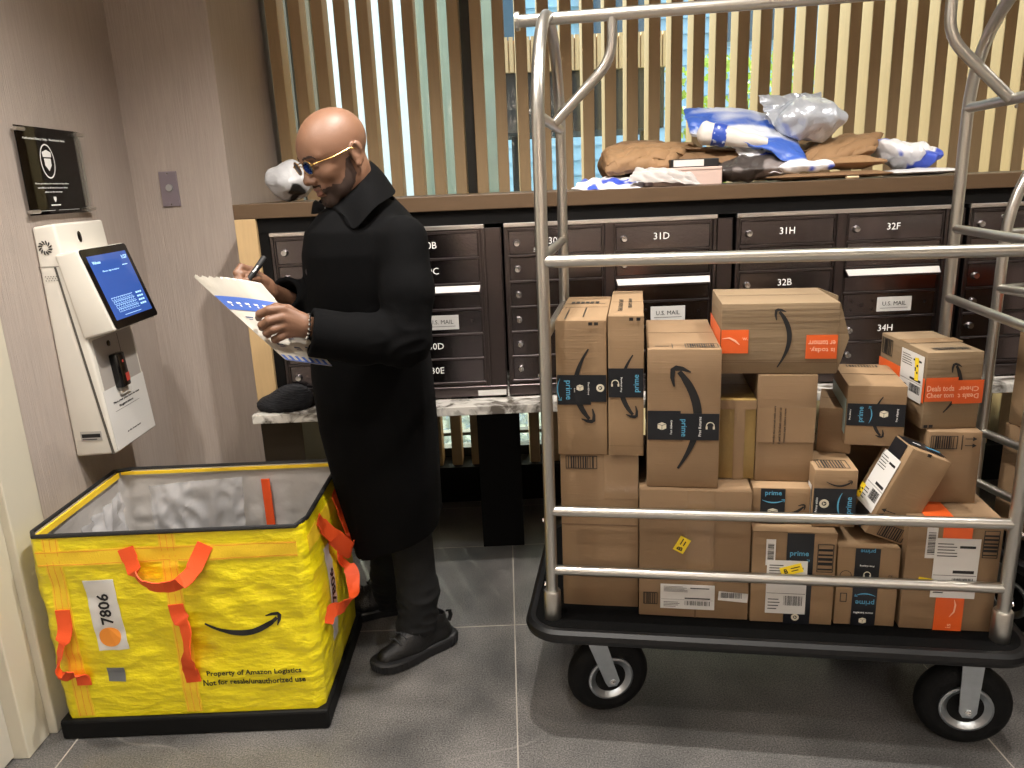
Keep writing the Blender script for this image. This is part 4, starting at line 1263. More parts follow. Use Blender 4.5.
def film_sheet(mb, P00, P10, P01, P11, amp, seed, n=34, nrm=None):
    P00, P10, P01, P11 = map(Vector, (P00, P10, P01, P11))
    nr = (P10 - P00).cross(P01 - P00).normalized() if nrm is None else Vector(nrm)
    vs, fs = [], []
    for j in range(n + 1):
        for i in range(n + 1):
            u, v = i / n, j / n
            p = P00 * (1 - u) * (1 - v) + P10 * u * (1 - v) + P01 * (1 - u) * v + P11 * u * v
            r_ = (1 - 2 * abs(nz((u * 5 + v * 2, v * 4 - u, 0), 1, seed))) * amp + (1 - 2 * abs(nz((u * 11, v * 12, 3), 1, seed + 4))) * amp * 0.35
            vs.append(p + nr * r_)
    for j in range(n):
        for i in range(n):
            a = j * (n + 1) + i
            fs.append([a, a + 1, a + n + 2, a + n + 1])
    mb.add(vs, fs)


f1 = MB(); film_sheet(f1, (-1.20, 2.33, 0.20), (-0.92, 2.34, 0.20), (-1.21, 2.365, 0.585), (-0.90, 2.37, 0.60), 0.022, 11)
tag(f1.build('plastic_film', FILM, smooth=True, angle=R(60), loc=(-1.06, 2.35, 0.2)), 'crumpled clear plastic film hanging inside the back of the yellow bin', 'plastic film', 'plastic film in the bin')
f1 = MB(); film_sheet(f1, (-1.285, 1.95, 0.15), (-1.275, 2.25, 0.15), (-1.28, 1.96, 0.56), (-1.285, 2.28, 0.60), 0.020, 15)
tag(f1.build('plastic_film', FILM, smooth=True, angle=R(60), loc=(-1.28, 2.1, 0.2)), 'crumpled clear plastic film inside the left wall of the yellow bin', 'plastic film', 'plastic film in the bin')

# ------------------------------------------------------------------ wall sign, kiosk, button plate
sg = thing('acrylic_sign', 'black notice in a clear acrylic holder on the left wall above the kiosk', 'sign', (XL, 2.42, 1.47))
sm = frame((XL + 0.014, 2.256, 1.465), (0, 1, 0), (0, 0, 1))     # local x = +Y, y = Z, normal = +X
ACR = GLASS
MB().rect(0.0, 0.335, 0.0, 0.25, 0.004, sm).build('acrylic_plate', ACR, sg, world=True)
W0 = MB().rect(0.008, 0.262, 0.010, 0.222, 0.0012, sm @ Matrix.Translation((0, 0, -0.002)))
W0.build('black_notice', mat('charcoal_paper', (44, 41, 40), 0.5), sg, world=True)
ic = MB()
ml = sm @ Matrix.Translation((0, 0, 0.0045))
ml = ml @ Matrix.Translation((-0.028, -0.009, 0))
ec = (0.158, 0.163)
ring = []
n = 36
for i in range(n):
    a, c_ = 2 * math.pi * i / n, 2 * math.pi * (i + 1) / n
    P = lambda r_, t: (ec[0] + r_ * 0.72 * math.cos(t), ec[1] + r_ * math.sin(t))
    ic.prism([P(0.050, a), P(0.050, c_), P(0.046, c_), P(0.046, a)], 0, 0.0004, ml)
ic.prism([(ec[0] - 0.021, ec[1] + 0.012), (ec[0] + 0.021, ec[1] + 0.012), (ec[0] + 0.023, ec[1] + 0.026), (ec[0], ec[1] + 0.033), (ec[0] - 0.023, ec[1] + 0.026)], 0, 0.0004, ml)
ic.prism([(ec[0] - 0.017, ec[1] + 0.008), (ec[0] - 0.016, ec[1] - 0.012), (ec[0], ec[1] - 0.028), (ec[0] + 0.016, ec[1] - 0.012), (ec[0] + 0.017, ec[1] + 0.008)], 0, 0.0004, ml)
ic.build('white_emblem', WHITE, sg, world=True)
tx = MB()
text(tx, 'Authorized Entry Only - Restricted Area', 0.160, 0.225, w=0.215, h=0.008, m=ml, bold=0.01)
text(tx, 'These premises are monitored by video', 0.160, 0.098, w=0.175, h=0.0055, m=ml)
text(tx, 'surveillance at all times for your safety', 0.160, 0.086, w=0.155, h=0.0055, m=ml)
text(tx, 'please see the concierge', 0.160, 0.074, w=0.09, h=0.0055, m=ml)
tx.prism([(0.153, 0.060), (0.167, 0.060), (0.167, 0.052), (0.160, 0.044), (0.153, 0.052)], 0, 0.0004, ml)
tx.rect(0.135, 0.185, 0.034, 0.0375, 0.0004, ml)
tx.rect(0.045, 0.15, 0.020, 0.0208, 0.0004, ml)
tx.rect(0.17, 0.285, 0.020, 0.0208, 0.0004, ml)
tx.build('lettering', WHITE, sg, world=True)
for (yy, zz) in ((0.012, 0.240), (0.322, 0.240), (0.012, 0.010), (0.322, 0.010)):
    rb = MB().tube([sm @ Vector((yy - 0.02, zz, 0.008)), sm @ Vector((yy + 0.022, zz, 0.008))], 0.0055, 12)
    rb.tube([sm @ Vector((yy, zz, -0.014)), sm @ Vector((yy, zz, 0.005))], 0.004, 10)
    rb.build('clamp_rod', mat('satin_clamp', (200, 195, 188), 0.3, metal=0.9), sg, smooth=True, world=True)

ks = thing('entry_kiosk', 'white wall-mounted kiosk with tilted blue touchscreen and scanner', 'kiosk', (XL, 2.4, 0.72))


def extr(mb, prof, y0, y1, m=None):
    # prof: (X, Z) polygon extruded along Y
    mb.prism([(a, b_) for a, b_ in prof], 0, y1 - y0, Matrix(((1, 0, 0, 0), (0, 0, 1, y0), (0, 1, 0, 0), (0, 0, 0, 1))))


def bevelled(prof, y0, y1, bev=0.006):
    bm = bmesh.new()
    n = len(prof)
    A = [bm.verts.new((x, y0, z)) for x, z in prof]
    B = [bm.verts.new((x, y1, z)) for x, z in prof]
    bm.faces.new(A[::-1]); bm.faces.new(B)
    for i in range(n):
        bm.faces.new([A[i], A[(i + 1) % n], B[(i + 1) % n], B[i]])
    bmesh.ops.recalc_face_normals(bm, faces=bm.faces)
    bmesh.ops.bevel(bm, geom=bm.edges[:], offset=bev, segments=3, profile=0.5, affect='EDGES')
    q = MB(); q.addbm(bm)
    return q


bevelled([(XL + 0.002, 1.432), (-1.312, 1.440), (-1.300, 1.31), (-1.276, 1.10), (-1.250, 0.728), (XL + 0.002, 0.722)], 2.268, 2.545, 0.008).build('kiosk_body', KIOSK, ks, smooth=True, world=True)
hs = bevelled([(-1.325, 1.350), (-1.256, 1.363), (-1.182, 1.118), (-1.285, 1.095)], 2.262, 2.548, 0.008).build('screen_housing', KIOSK, ks, smooth=True, world=True)
# groove and grilles on the side that faces the room
gv = MB().add([(-1.334, 2.2665, 1.315), (-1.328, 2.2665, 1.315), (-1.256, 2.2665, 0.728), (-1.264, 2.2665, 0.728), (-1.334, 2.269, 1.315), (-1.328, 2.269, 1.315), (-1.256, 2.269, 0.728), (-1.264, 2.269, 0.728)], [[0, 1, 2, 3], [4, 7, 6, 5], [0, 4, 5, 1], [2, 6, 7, 3], [1, 5, 6, 2], [3, 7, 4, 0]])
gv.build('side_groove', mat('dark_groove', (80, 76, 70), 0.7), ks, world=True)
gv = MB().box(-1.379, -1.312, 2.2668, 2.269, 1.316, 1.3172).build('panel_seam', mat('dark_groove', (80, 76, 70), 0.7), ks, world=True)
sp_ = MB()
cx, cz = -1.348, 1.372
for k in range(12):
    a = 2 * math.pi * k / 12
    pts = []
    for i in range(5):
        r_ = 0.009 + 0.012 * i / 4
        aa = a + 0.35 * i / 4
        pts.append((cx + r_ * math.cos(aa), cz + r_ * math.sin(aa)))
    sp_.stroke(pts, [0.001, 0.003, 0.004, 0.004, 0.002], 0.0008, frame((0, 2.2668, 0), (1, 0, 0), (0, 0, 1)))
sp_.build('speaker_grille', INK, ks, world=True)
dd = MB()
for r_ in range(3):
    for c_ in range(5):
        dd.lathe([(0.0016, 0), (0.0016, 0.0006), (0, 0.0006)], 6, frame((-1.364 + 0.008 * c_ + 0.004 * (r_ % 2), 2.2672, 1.288 - 0.006 * r_), (1, 0, 0), (0, 0, 1)))
dd.build('microphone_holes', mat('dark_groove', (80, 76, 70), 0.7), ks, world=True)
# camera eye on the top front
MB().lathe([(0.0, 0.0), (0.010, 0.0), (0.010, 0.003), (0.0, 0.004)], 20, frame((-1.309, 2.385, 1.395), (0, 1, 0), (-0.09, 0, 1)) @ Matrix.Scale(1.7, 4, (0, 1, 0))).build('camera_eye', GLOSSBLACK, ks, smooth=True, world=True)
# screen: local x = +Y, y = up along the tilted face
tilt = Vector((-1.256 + 1.182, 0, 1.363 - 1.118)).normalized()
sc_m = frame((-1.182, 2.262, 1.118), (0, 1, 0), tilt)
SL = 0.256
scr_b = MB()
pl = []
for cx_, cy_, a0 in ((0.286 - 0.014, SL - 0.014, 0), (0.014, SL - 0.014, 90), (0.014, 0.014, 180), (0.286 - 0.014, 0.014, 270)):
    for k in range(6):
        a = R(a0 + 18 * k)
        pl.append((cx_ + 0.011 * math.cos(a), cy_ + 0.011 * math.sin(a)))
scr_b.prism(pl, 0.0005, 0.0035, sc_m)
tb = scr_b.build('screen_bezel', GLOSSBLACK, ks, world=True)
SCRM = mat('screen_blue_glow', (38, 66, 128), 0.15, emit=0.9, coat=0.5)
SCRT = mat('screen_text_glow', (150, 190, 225), 0.3, emit=0.8)
MB().rect(0.024, 0.262, 0.028, SL - 0.026, 0.0004, sc_m @ Matrix.Translation((0, 0, 0.0035))).build('lit_screen', SCRM, tb, world=True)
k_ = MB()
sm2 = sc_m @ Matrix.Translation((0, 0, 0.0041))
for r_ in range(4):
    for c_ in range(10):
        x0_ = 0.050 + 0.0135 * c_ + 0.004 * r_
        k_.rect(x0_, x0_ + 0.0105, 0.094 - 0.0125 * r_, 0.0955 - 0.0125 * r_, 0.0003, sm2)
        k_.rect(x0_, x0_ + 0.0105, 0.086 - 0.0125 * r_, 0.087 - 0.0125 * r_, 0.0003, sm2)
        k_.rect(x0_, x0_ + 0.001, 0.086 - 0.0125 * r_, 0.095 - 0.0125 * r_, 0.0003, sm2)
for r_ in range(4):
    for c_ in range(3):
        k_.rect(0.205 + 0.0135 * c_, 0.2155 + 0.0135 * c_, 0.090 - 0.0125 * r_, 0.0955 - 0.0125 * r_, 0.0003, sm2)
text(k_, 'Welcome', 0.062, 0.208, w=0.046, h=0.009, m=sm2, bold=0.02)
text(k_, '1:27', 0.238, 0.212, w=0.034, h=0.012, m=sm2, bold=0.02)
text(k_, 'Please sign in below', 0.125, 0.178, w=0.10, h=0.006, m=sm2)
k_.rect(0.205, 0.238, 0.186, 0.1885, 0.0003, sm2)
k_.rect(0.085, 0.19, 0.036, 0.0375, 0.0003, sm2)
k_.build('screen_content', SCRT, tb, world=True)
# lower front: recess panel, scanner and paper notice. local frame on the lower face
up_l = Vector((-1.276 + 1.250, 0, 1.10 - 0.728)).normalized()
lf_m = frame((-1.250, 2.268, 0.728), (0, 1, 0), up_l)
MB().rect(0.02, 0.262, 0.195, 0.36, 0.0006, lf_m @ Matrix.Translation((0, 0, 0.0002))).build('grey_panel', mat('warm_grey_plastic', (160, 154, 148), 0.5), ks, world=True)
MB().rect(0.008, 0.272, 0.006, 0.2, 0.001, lf_m @ Matrix.Translation((0, 0, 0.0006))).build('paper_notice', LABEL, ks, world=True)
MB().box(0.085, 0.138, 0.190, 0.300, 0.0, 0.028, 0.006, m=lf_m).build('barcode_scanner', GLOSSBLACK, ks, smooth=True, world=True)
MB().rect(0.112, 0.134, 0.206, 0.232, 0.0006, lf_m @ Matrix.Translation((0, 0, 0.028))).rect(0.110, 0.118, 0.268, 0.276, 0.0006, lf_m @ Matrix.Translation((0, 0, 0.028))).build('scanner_light', mat('red_scanner_glow', (150, 52, 42), 0.3, emit=0.3), ks, world=True)
MB().lathe([(0, 0), (0.009, 0), (0.009, 0.003), (0, 0.004)], 18, lf_m @ Matrix.Translation((0.105, 0.335, 0.0006))).build('sensor_eye', GLOSSBLACK, ks, world=True)
MB().rect(0.168, 0.1695, 0.22, 0.355, 0.0006, lf_m @ Matrix.Translation((0, 0, 0.0008))).build('key_slot', INK, ks, world=True)
MB().box(0.10, 0.165, 0.165, 0.190, 0.001, 0.010, 0.002, m=lf_m).build('clear_shelf', mat('milky_acrylic', (215, 212, 206), 0.2), ks, world=True)
nt_ = MB()
nm_ = lf_m @ Matrix.Translation((0, 0, 0.0018))
text(nt_, 'Place your pass here to scan', 0.135, 0.150, w=0.17, h=0.009, m=nm_, bold=0.02)
text(nt_, 'Registration', 0.125, 0.134, w=0.09, h=0.009, m=nm_, bold=0.02)
nt_.rect(0.05, 0.21, 0.1225, 0.1235, 0.0003, nm_)
text(nt_, 'at the front desk', 0.135, 0.045, w=0.09, h=0.005, m=nm_)
nt_.build('notice_lettering', INK, ks, world=True)
MB().rect(0, 0.066, 0, 0.030, 0.0006, frame((-1.352, 2.2665, 0.775), (1, 0, 0), (0, 0, 1))).build('rating_plate', mat('silver_sticker', (165, 162, 156), 0.4), ks, world=True)
MB().rect(0.004, 0.062, 0.010, 0.022, 0.0004, frame((-1.352, 2.2659, 0.775), (1, 0, 0), (0, 0, 1))).rect(0.004, 0.05, 0.003, 0.006, 0.0004, frame((-1.352, 2.2659, 0.775), (1, 0, 0), (0, 0, 1))).build('rating_print', INK, ks, world=True)

bp_ = thing('button_plate', 'brushed metal wall plate with one round button on the alcove wall', 'wall button', (-1.244, 2.94, 1.53))
MB().box(-1.277, -1.211, 2.934, 2.94, 1.467, 1.593, 0.0015).build('plate', mat('purple_brushed_metal', (150, 140, 150), 0.4, metal=0.6), bp_, world=True)
MB().lathe([(0.0, 0.006), (0.012, 0.006), (0.013, 0.0), (0.014, 0.0)], 22, frame((-1.243, 2.934, 1.534), (1, 0, 0), (0, 0, 1))).build('push_button', mat('satin_button', (190, 190, 192), 0.3, metal=0.6), bp_, smooth=True, world=True)
sc_ = MB()
for zz in (1.475, 1.585):
    MB().lathe([(0.0028, 0), (0.0028, 0.001), (0, 0.001)], 8, frame((-1.244, 2.934, zz), (1, 0, 0), (0, 0, 1))).build('screw', CHROME, bp_, world=True)
# ------------------------------------------------------------------ parcels left on the ledge
def at0(px, py, Y):
    d_ = Vector((_R.x, _R.y, _R.z)) * ((px - 512) / 760) + Vector((_U.x, _U.y, _U.z)) * ((384 - py) / 760) + Vector(_f)
    return Vector((0, 0, 1.5)) + d_ * (Y / d_.y)


def mat_patch(name, c1, c2, scale, thr, rough=0.35, soft=0.02, stretch=(1, 1, 1), bump=0.4, bscale=30, wave=False):
    m_ = mat(name, c1, rough, bump=bump, bscale=bscale)
    nt, b_ = nodes_of(m_)
    tc = nt.nodes.new('ShaderNodeTexCoord'); mp = nt.nodes.new('ShaderNodeMapping'); mp.inputs['Scale'].default_value = stretch
    nt.links.new(tc.outputs['Object'], mp.inputs[0])
    n_ = nt.nodes.new('ShaderNodeTexNoise') if not wave else nt.nodes.new('ShaderNodeTexWave')
    n_.inputs['Scale'].default_value = scale
    if wave:
        n_.inputs['Distortion'].default_value = 1.5
    nt.links.new(mp.outputs[0], n_.inputs['Vector'])
    mr = nt.nodes.new('ShaderNodeMapRange'); mr.inputs['From Min'].default_value = thr - soft; mr.inputs['From Max'].default_value = thr + soft
    nt.links.new(n_.outputs['Fac'], mr.inputs['Value'])
    mx = nt.nodes.new('ShaderNodeMix'); mx.data_type = 'RGBA'
    mx.inputs['A'].default_value = (*lin(c1), 1); mx.inputs['B'].default_value = (*lin(c2), 1)
    nt.links.new(mr.outputs[0], mx.inputs['Factor']); nt.links.new(mx.outputs['Result'], b_.inputs['Base Color'])
    return m_


POLYW = mat_patch('white_blue_mailer', (222, 222, 226), (58, 84, 190), 9, 0.56)
POLYB = mat_patch('blue_white_mailer', (60, 96, 182), (206, 212, 224), 7, 0.50, stretch=(0.35, 1, 1.6), soft=0.05)
SILV = mat('silver_poly', (196, 202, 212), 0.22, metal=0.35, bump=0.5, bscale=26)
KRAFT = mat('brown_kraft_paper', (144, 112, 78), 0.75, var=0.12, vscale=8, bump=0.35, bscale=18)
KRAFTD = mat('darker_kraft_paper', (118, 90, 62), 0.75, var=0.12, vscale=8, bump=0.25, bscale=22)
WHB = mat_patch('white_black_mailer', (176, 176, 178), (16, 16, 18), 9, 0.60, bump=0.6, bscale=22)


def crumple(label, cat, c, size, rz=0.0, ry=0.0, rx=0.0, m=KRAFT, amp=0.01, seed=1, power=2.6, freq=9, name='mailer_bag', group='post left on the ledge', taper=0.0, sharp=1.0):
    """a soft parcel: superellipsoid with ridged creases; c = centre of its base"""
    mt = Euler((rx, ry, rz)).to_matrix()
    C0 = Vector(c)
    nu, nv = 110, 60
    rnd = random.Random(seed)
    folds = [(Vector((rnd.gauss(0, 1), rnd.gauss(0, 1), rnd.gauss(0, 0.8))).normalized(), rnd.uniform(7, 22), rnd.random()) for _ in range(8)]
    vs, fs = [], []
    for j in range(nv + 1):
        v = math.pi * j / nv - math.pi / 2
        for i in range(nu):
            u = 2 * math.pi * i / nu
            cp = lambda t: math.copysign(abs(math.cos(t)) ** (2 / power), math.cos(t))
            sp_ = lambda t: math.copysign(abs(math.sin(t)) ** (2 / power), math.sin(t))
            p = Vector((cp(v) * cp(u), cp(v) * sp_(u), math.copysign(abs(math.sin(v)) ** 1.0, math.sin(v))))
            edge = max(abs(p.x), abs(p.y))
            # pillow: thin at the seams
            p.z *= (1 - 0.55 * edge ** 3) * (1 - taper * p.x)
            q = Vector((p.x * size[0] / 2, p.y * size[1] / 2, p.z * size[2] / 2))
            r_ = (1 - 2 * abs(nz(q, freq, seed))) * amp * 0.6
            for (dn, fq, ph) in folds:
                t_ = q.dot(dn) * fq + ph
                r_ += (abs((t_ % 1.0) - 0.5) * 2 - 0.5) * amp * 5.5 / fq
            r_ *= sharp
            q += Vector((p.x * 0.6, p.y * 0.6, p.z + 0.001)).normalized() * r_
            w_ = mt @ q
            vs.append(w_)
    lo = min(v.z for v in vs)
    vs = [C0 + v + Vector((0, 0, -lo + 0.0005)) for v in vs]
    for j in range(nv):
        for i in range(nu):
            k = (i + 1) % nu
            fs.append([j * nu + i, j * nu + k, (j + 1) * nu + k, (j + 1) * nu + i])
    o = MB().add(vs, fs).build(name, m, smooth=True, angle=R(13), loc=tuple(C0))
    tag(o, label, cat, group)
    return o


ZL = 1.466
def on(px, Y, z=ZL):
    """ledge point at picture column px"""
    p = at0(px, 180, Y)
    return (p.x, Y, z)


S_ = 0.00372
# white bag with black marks at the far left, behind his face
crumple('crumpled white plastic bag with black marks on the ledge behind his face', 'plastic bag', on(292, 2.86), (0.17, 0.14, 0.125), m=WHB, amp=0.012, seed=4, power=3.0, ry=-0.1)
# flat white and blue mailer at the left end of the pile
# small box with pinkish side and the dark book on it
pb = thing('small_parcel_box', 'low pinkish white box under the dark slim pack in the ledge pile', 'box', on(682, 2.83), rot=(0, 0, 0.06), group='post left on the ledge')
MB().box(-0.125, 0.12, -0.08, 0.09, 0.0, 0.062, 0.003).build('carton', mat('pink_white_card', (196, 172, 162), 0.6), pb)
MB().box(-0.125, 0.12, -0.0812, -0.0805, 0.052, 0.053).build('lid_edge', SEAM, pb)
dk = thing('slim_pack', 'slim black and white pack lying on the pinkish box', 'pack', on(690, 2.835, ZL + 0.0625), rot=(0, 0, 0.06), group='post left on the ledge')
MB().box(-0.085, 0.085, -0.06, 0.07, 0.0, 0.028, 0.003).build('pack_body', INK, dk)
MB().box(-0.078, 0.03, -0.0612, -0.060, 0.003, 0.025).build('white_side_label', LABEL, dk)
# brown paper bag, left
crumple('folded brown board sleeve standing at the back left of the pile', 'board sleeve', on(638, 3.05, ZL + 0.0), (0.30, 0.17, 0.17), m=KRAFTD, amp=0.003, seed=23, power=8)
crumple('long flat brown envelope across the middle of the pile', 'paper envelope', on(742, 2.95, ZL + 0.094), (0.44, 0.20, 0.020), m=KRAFTD, amp=0.004, seed=26, rz=-0.05, ry=0.06, power=5)
# dark bag in the middle shade
crumple('dark grey soft parcel in the shade in the middle of the pile', 'parcel', on(752, 2.84), (0.30, 0.20, 0.085), m=mat_patch('dark_grey_mailer', (62, 56, 54), (120, 112, 110), 8, 0.55), amp=0.012, seed=31)
# rolled white and blue bag
rl = MB()
a0, a1 = Vector(on(696, 2.86, ZL + 0.185)), Vector(on(765, 2.80, ZL + 0.135))
n = 28
pts, rs = [], []
for i in range(n + 1):
    t = i / n
    pts.append(a0.lerp(a1, t)); rs.append(0.046 * (0.25 + 0.75 * min(1, (t * 9) ** 0.5)) * (1 - 0.6 * t))
rl.tube(pts, rs, 28)
rl.v = [v + Vector((nz(v, 22, 3), nz(v, 22, 5), nz(v, 22, 8))) * 0.006 for v in rl.v]
ro = rl.build('rolled_mailer', mat('offwhite_poly', (222, 216, 208), 0.45, bump=0.3, bscale=30), smooth=True, loc=tuple(a1), angle=R(60))
tag(ro, 'rolled white mailer with a blue printed band, its round end facing left', 'mailer', 'post left on the ledge')
bd = MB()
pts, rs = [], []
for i in range(8):
    t = 0.22 + 0.20 * i / 7
    pts.append(a0.lerp(a1, t)); rs.append(0.046 * (0.25 + 0.75 * min(1, (t * 9) ** 0.5)) * (1 - 0.6 * t) + 0.0025)
bd.tube(pts, rs, 28, caps=False)
bd.v = [v + Vector((nz(v, 22, 3), nz(v, 22, 5), nz(v, 22, 8))) * 0.006 for v in bd.v]
bd.build('blue_band', mat_patch('blue_print_band', (46, 76, 170), (196, 206, 228), 60, 0.62), ro, smooth=True, world=True)
# big blue white mailer draped behind and over
film = []
A, B_, C_, D_ = at0(683, 112, 2.98), at0(786, 122, 2.98), at0(690, 134, 2.86), at0(812, 172, 2.74)
g_ = []
for j in range(25):
    v = j / 24
    row = []
    for i in range(37):
        u = i / 36
        p = A.lerp(B_, u).lerp(C_.lerp(D_, u), v)
        p += Vector((0, -0.3, 1)).normalized() * (0.02 * math.sin(math.pi * u) + (1 - 2 * abs(nz((u * 6 + v * 2, v * 5, 0), 1, 44))) * 0.012)
        row.append(p)
    g_.append(row)
def sheet(name, grid, th, m_, label, cat):
    nr_, nc_ = len(grid), len(grid[0])
    vs = []
    for s_ in (1, -1):
        for j in range(nr_):
            for i in range(nc_):
                du = grid[j][min(i + 1, nc_ - 1)] - grid[j][max(i - 1, 0)]
                dv = grid[min(j + 1, nr_ - 1)][i] - grid[max(j - 1, 0)][i]
                e_ = min(1, 3.5 * min(i, nc_ - 1 - i, j, nr_ - 1 - j) / 12)
                vs.append(grid[j][i] + du.cross(dv).normalized() * (th * e_ ** 0.5 + 0.001) / 2 * s_)
    K = nr_ * nc_
    fs = []
    for j in range(nr_ - 1):
        for i in range(nc_ - 1):
            a = j * nc_ + i
            fs += [[a, a + 1, a + nc_ + 1, a + nc_], [K + a, K + a + nc_, K + a + nc_ + 1, K + a + 1]]
    for i in range(nc_ - 1):
        a = (nr_ - 1) * nc_ + i
        fs += [[i, K + i, K + i + 1, i + 1], [a, a + 1, K + a + 1, K + a]]
    for j in range(nr_ - 1):
        a = j * nc_
        fs.append([a, a + nc_, K + a + nc_, K + a]); a += nc_ - 1
        fs.append([a, K + a, K + a + nc_, a + nc_])
    c_ = sum((p for r_ in grid for p in r_), Vector()) / K
    o = MB().add(vs, fs).build(name, m_, smooth=True, angle=R(60), loc=tuple(c_))
    tag(o, label, cat, 'post left on the ledge')
    return o


sheet('large_mailer', g_, 0.022, POLYB, 'large blue and white mailer draped over the rolled white one', 'mailer')
# silver poly bag on top, with a boxy content
crumple('shiny silver grey poly bag bulging on top of the pile', 'poly bag', on(802, 2.90, ZL + 0.128), (0.25, 0.20, 0.13), m=SILV, amp=0.014, seed=51, power=3.5, rz=0.1, freq=8)
g_ = []
A, B_, C_, D_ = at0(757, 97, 2.97), at0(819, 94, 2.98), at0(772, 128, 2.86), at0(832, 124, 2.88)
for j in range(15):
    v = j / 14
    g_.append([A.lerp(B_, i / 24).lerp(C_.lerp(D_, i / 24), v) + Vector((0, -1, 0.4)) * (1 - 2 * abs(nz((i / 24 * 6, v * 4, 2), 1, 61))) * 0.016 for i in range(25)])
sheet('torn_poly_flap', g_, 0.002, SILV, 'crinkled silver flap standing up from the top poly bag', 'poly bag')
# brown paper bags on the right of the pile
crumple('thin brown envelope under the open paper bag', 'paper envelope', on(840, 2.83, ZL + 0.030), (0.27, 0.20, 0.04), m=KRAFT, amp=0.005, seed=75, power=5)
crumple('wide flat brown cardboard mailer at the bottom of the pile', 'cardboard mailer', on(822, 2.81), (0.44, 0.22, 0.024), m=KRAFTD, amp=0.003, seed=78, power=6, rz=0.03)
crumple('white plastic fold hanging out between the brown bags', 'plastic bag', on(805, 2.745, ZL + 0.024), (0.19, 0.05, 0.045), m=POLYW, amp=0.009, seed=81, rz=0.1)
# white and blue crumpled bag at the right end, flat white mailer
crumple('crumpled white plastic bag with blue print at the right end of the pile', 'plastic bag', on(906, 2.90, ZL + 0.020), (0.24, 0.16, 0.085), m=POLYW, amp=0.024, seed=91, freq=14, power=2.2, ry=0.12, taper=0.3)
crumple('flat pale grey mailer at the far right end of the pile', 'mailer', on(917, 2.80), (0.29, 0.17, 0.018), m=mat('pale_grey_poly', (206, 206, 208), 0.4, bump=0.5, bscale=30), amp=0.004, seed=95, power=4)
so_ = MB().tube([Vector(on(846, 2.705, ZL + 0.006)), Vector(on(858, 2.708, ZL + 0.006))], 0.0055, 8)
tag(so_.build('wood_stick', mat('pale_wood_stick', (220, 196, 158), 0.6), smooth=True, loc=on(852, 2.706, ZL)), 'tiny pale wooden stick on the ledge edge below the paper bag', 'stick')


def sheet4(name, c4, th, m_, label, cat, amp, seed, fr=6.0, nx=44, ny=26, bow=0.02):
    A, B_, C_, D_ = [at0(*q) for q in c4]
    nn = (B_ - A).cross(C_ - A).normalized()
    if nn.y > 0:
        nn = -nn
    rnd = random.Random(seed)
    fd = [(rnd.uniform(-1, 1) * fr, rnd.uniform(-1, 1) * fr * 0.7, rnd.random()) for _ in range(6)]
    g_ = []
    for j in range(ny):
        v = j / (ny - 1)
        row = []
        for i in range(nx):
            u = i / (nx - 1)
            p_ = A.lerp(B_, u).lerp(C_.lerp(D_, u), v)
            d_ = bow * math.sin(math.pi * u) * math.sin(math.pi * v)
            for (a_, b_, ph) in fd:
                d_ += (abs(((u * a_ + v * b_ + ph) % 1.0) - 0.5) * 2 - 0.5) * amp
            e_ = 0.006 * nz((u * 9, v * 7, 0), 1, seed + 2)
            row.append(p_ + nn * d_ + Vector((e_, 0, e_ * 0.6)))
        g_.append(row)
    o = sheet(name, g_, th, m_, label, cat)
    return o


sheet4('paper_bag', [(790, 150, 3.02), (884, 134, 2.98), (797, 168, 2.80), (874, 152, 2.80)], 0.034, KRAFT, 'open brown paper bag with a curled lip on the right of the pile', 'paper bag', 0.006, 71)
sheet4('paper_envelope', [(601, 153, 3.00), (700, 150, 3.02), (606, 172, 2.82), (672, 166, 2.80)], 0.060, KRAFT, 'creased brown paper envelope at the left of the pile', 'paper envelope', 0.006, 21)
sheet4('paper_envelope', [(668, 153, 3.02), (765, 151, 3.00), (660, 159, 2.86), (772, 163, 2.80)], 0.012, KRAFTD, 'brown paper flap reaching from the left envelope under the rolled mailer', 'paper envelope', 0.004, 24)
sheet4('paper_envelope', [(792, 158, 3.02), (872, 150, 3.0), (788, 170, 2.79), (866, 164, 2.78)], 0.012, KRAFTD, 'second thin brown envelope directly beneath the open paper bag', 'paper envelope', 0.004, 77)
sheet4('mailer', [(582, 181, 2.95), (645, 179, 2.95), (571, 190, 2.73), (643, 189, 2.72)], 0.010, POLYW, 'flat white and blue mailer lying at the left end of the pile', 'mailer', 0.004, 41)
sheet4('mailer', [(636, 168, 2.79), (692, 173, 2.745), (628, 181, 2.73), (702, 185, 2.715)], 0.005, mat('grey_white_poly', (176, 171, 168), 0.5, bump=0.4, bscale=24), 'grey white torn mailer lying in front of the pinkish box', 'mailer', 0.005, 43)
sheet4('plastic_sheet', [(726, 138, 2.93), (790, 146, 2.92), (748, 168, 2.76), (800, 176, 2.74)], 0.004, POLYW, 'crinkled white and blue plastic hanging in front of the pile centre', 'plastic sheet', 0.006, 88)
# ------------------------------------------------------------------ the person
_RC = Vector((_R.x, _R.y, _R.z)); _UC = Vector((_U.x, _U.y, _U.z)); _FC = Vector(_f)


def at(px, py, Y):
    """world point at depth Y seen in the photograph at (px, py); used to take measurements off the photograph"""
    d_ = _RC * ((px - 512) / 760) + _UC * ((384 - py) / 760) + _FC
    return Vector((0, 0, 1.5)) + d_ * (Y / d_.y)


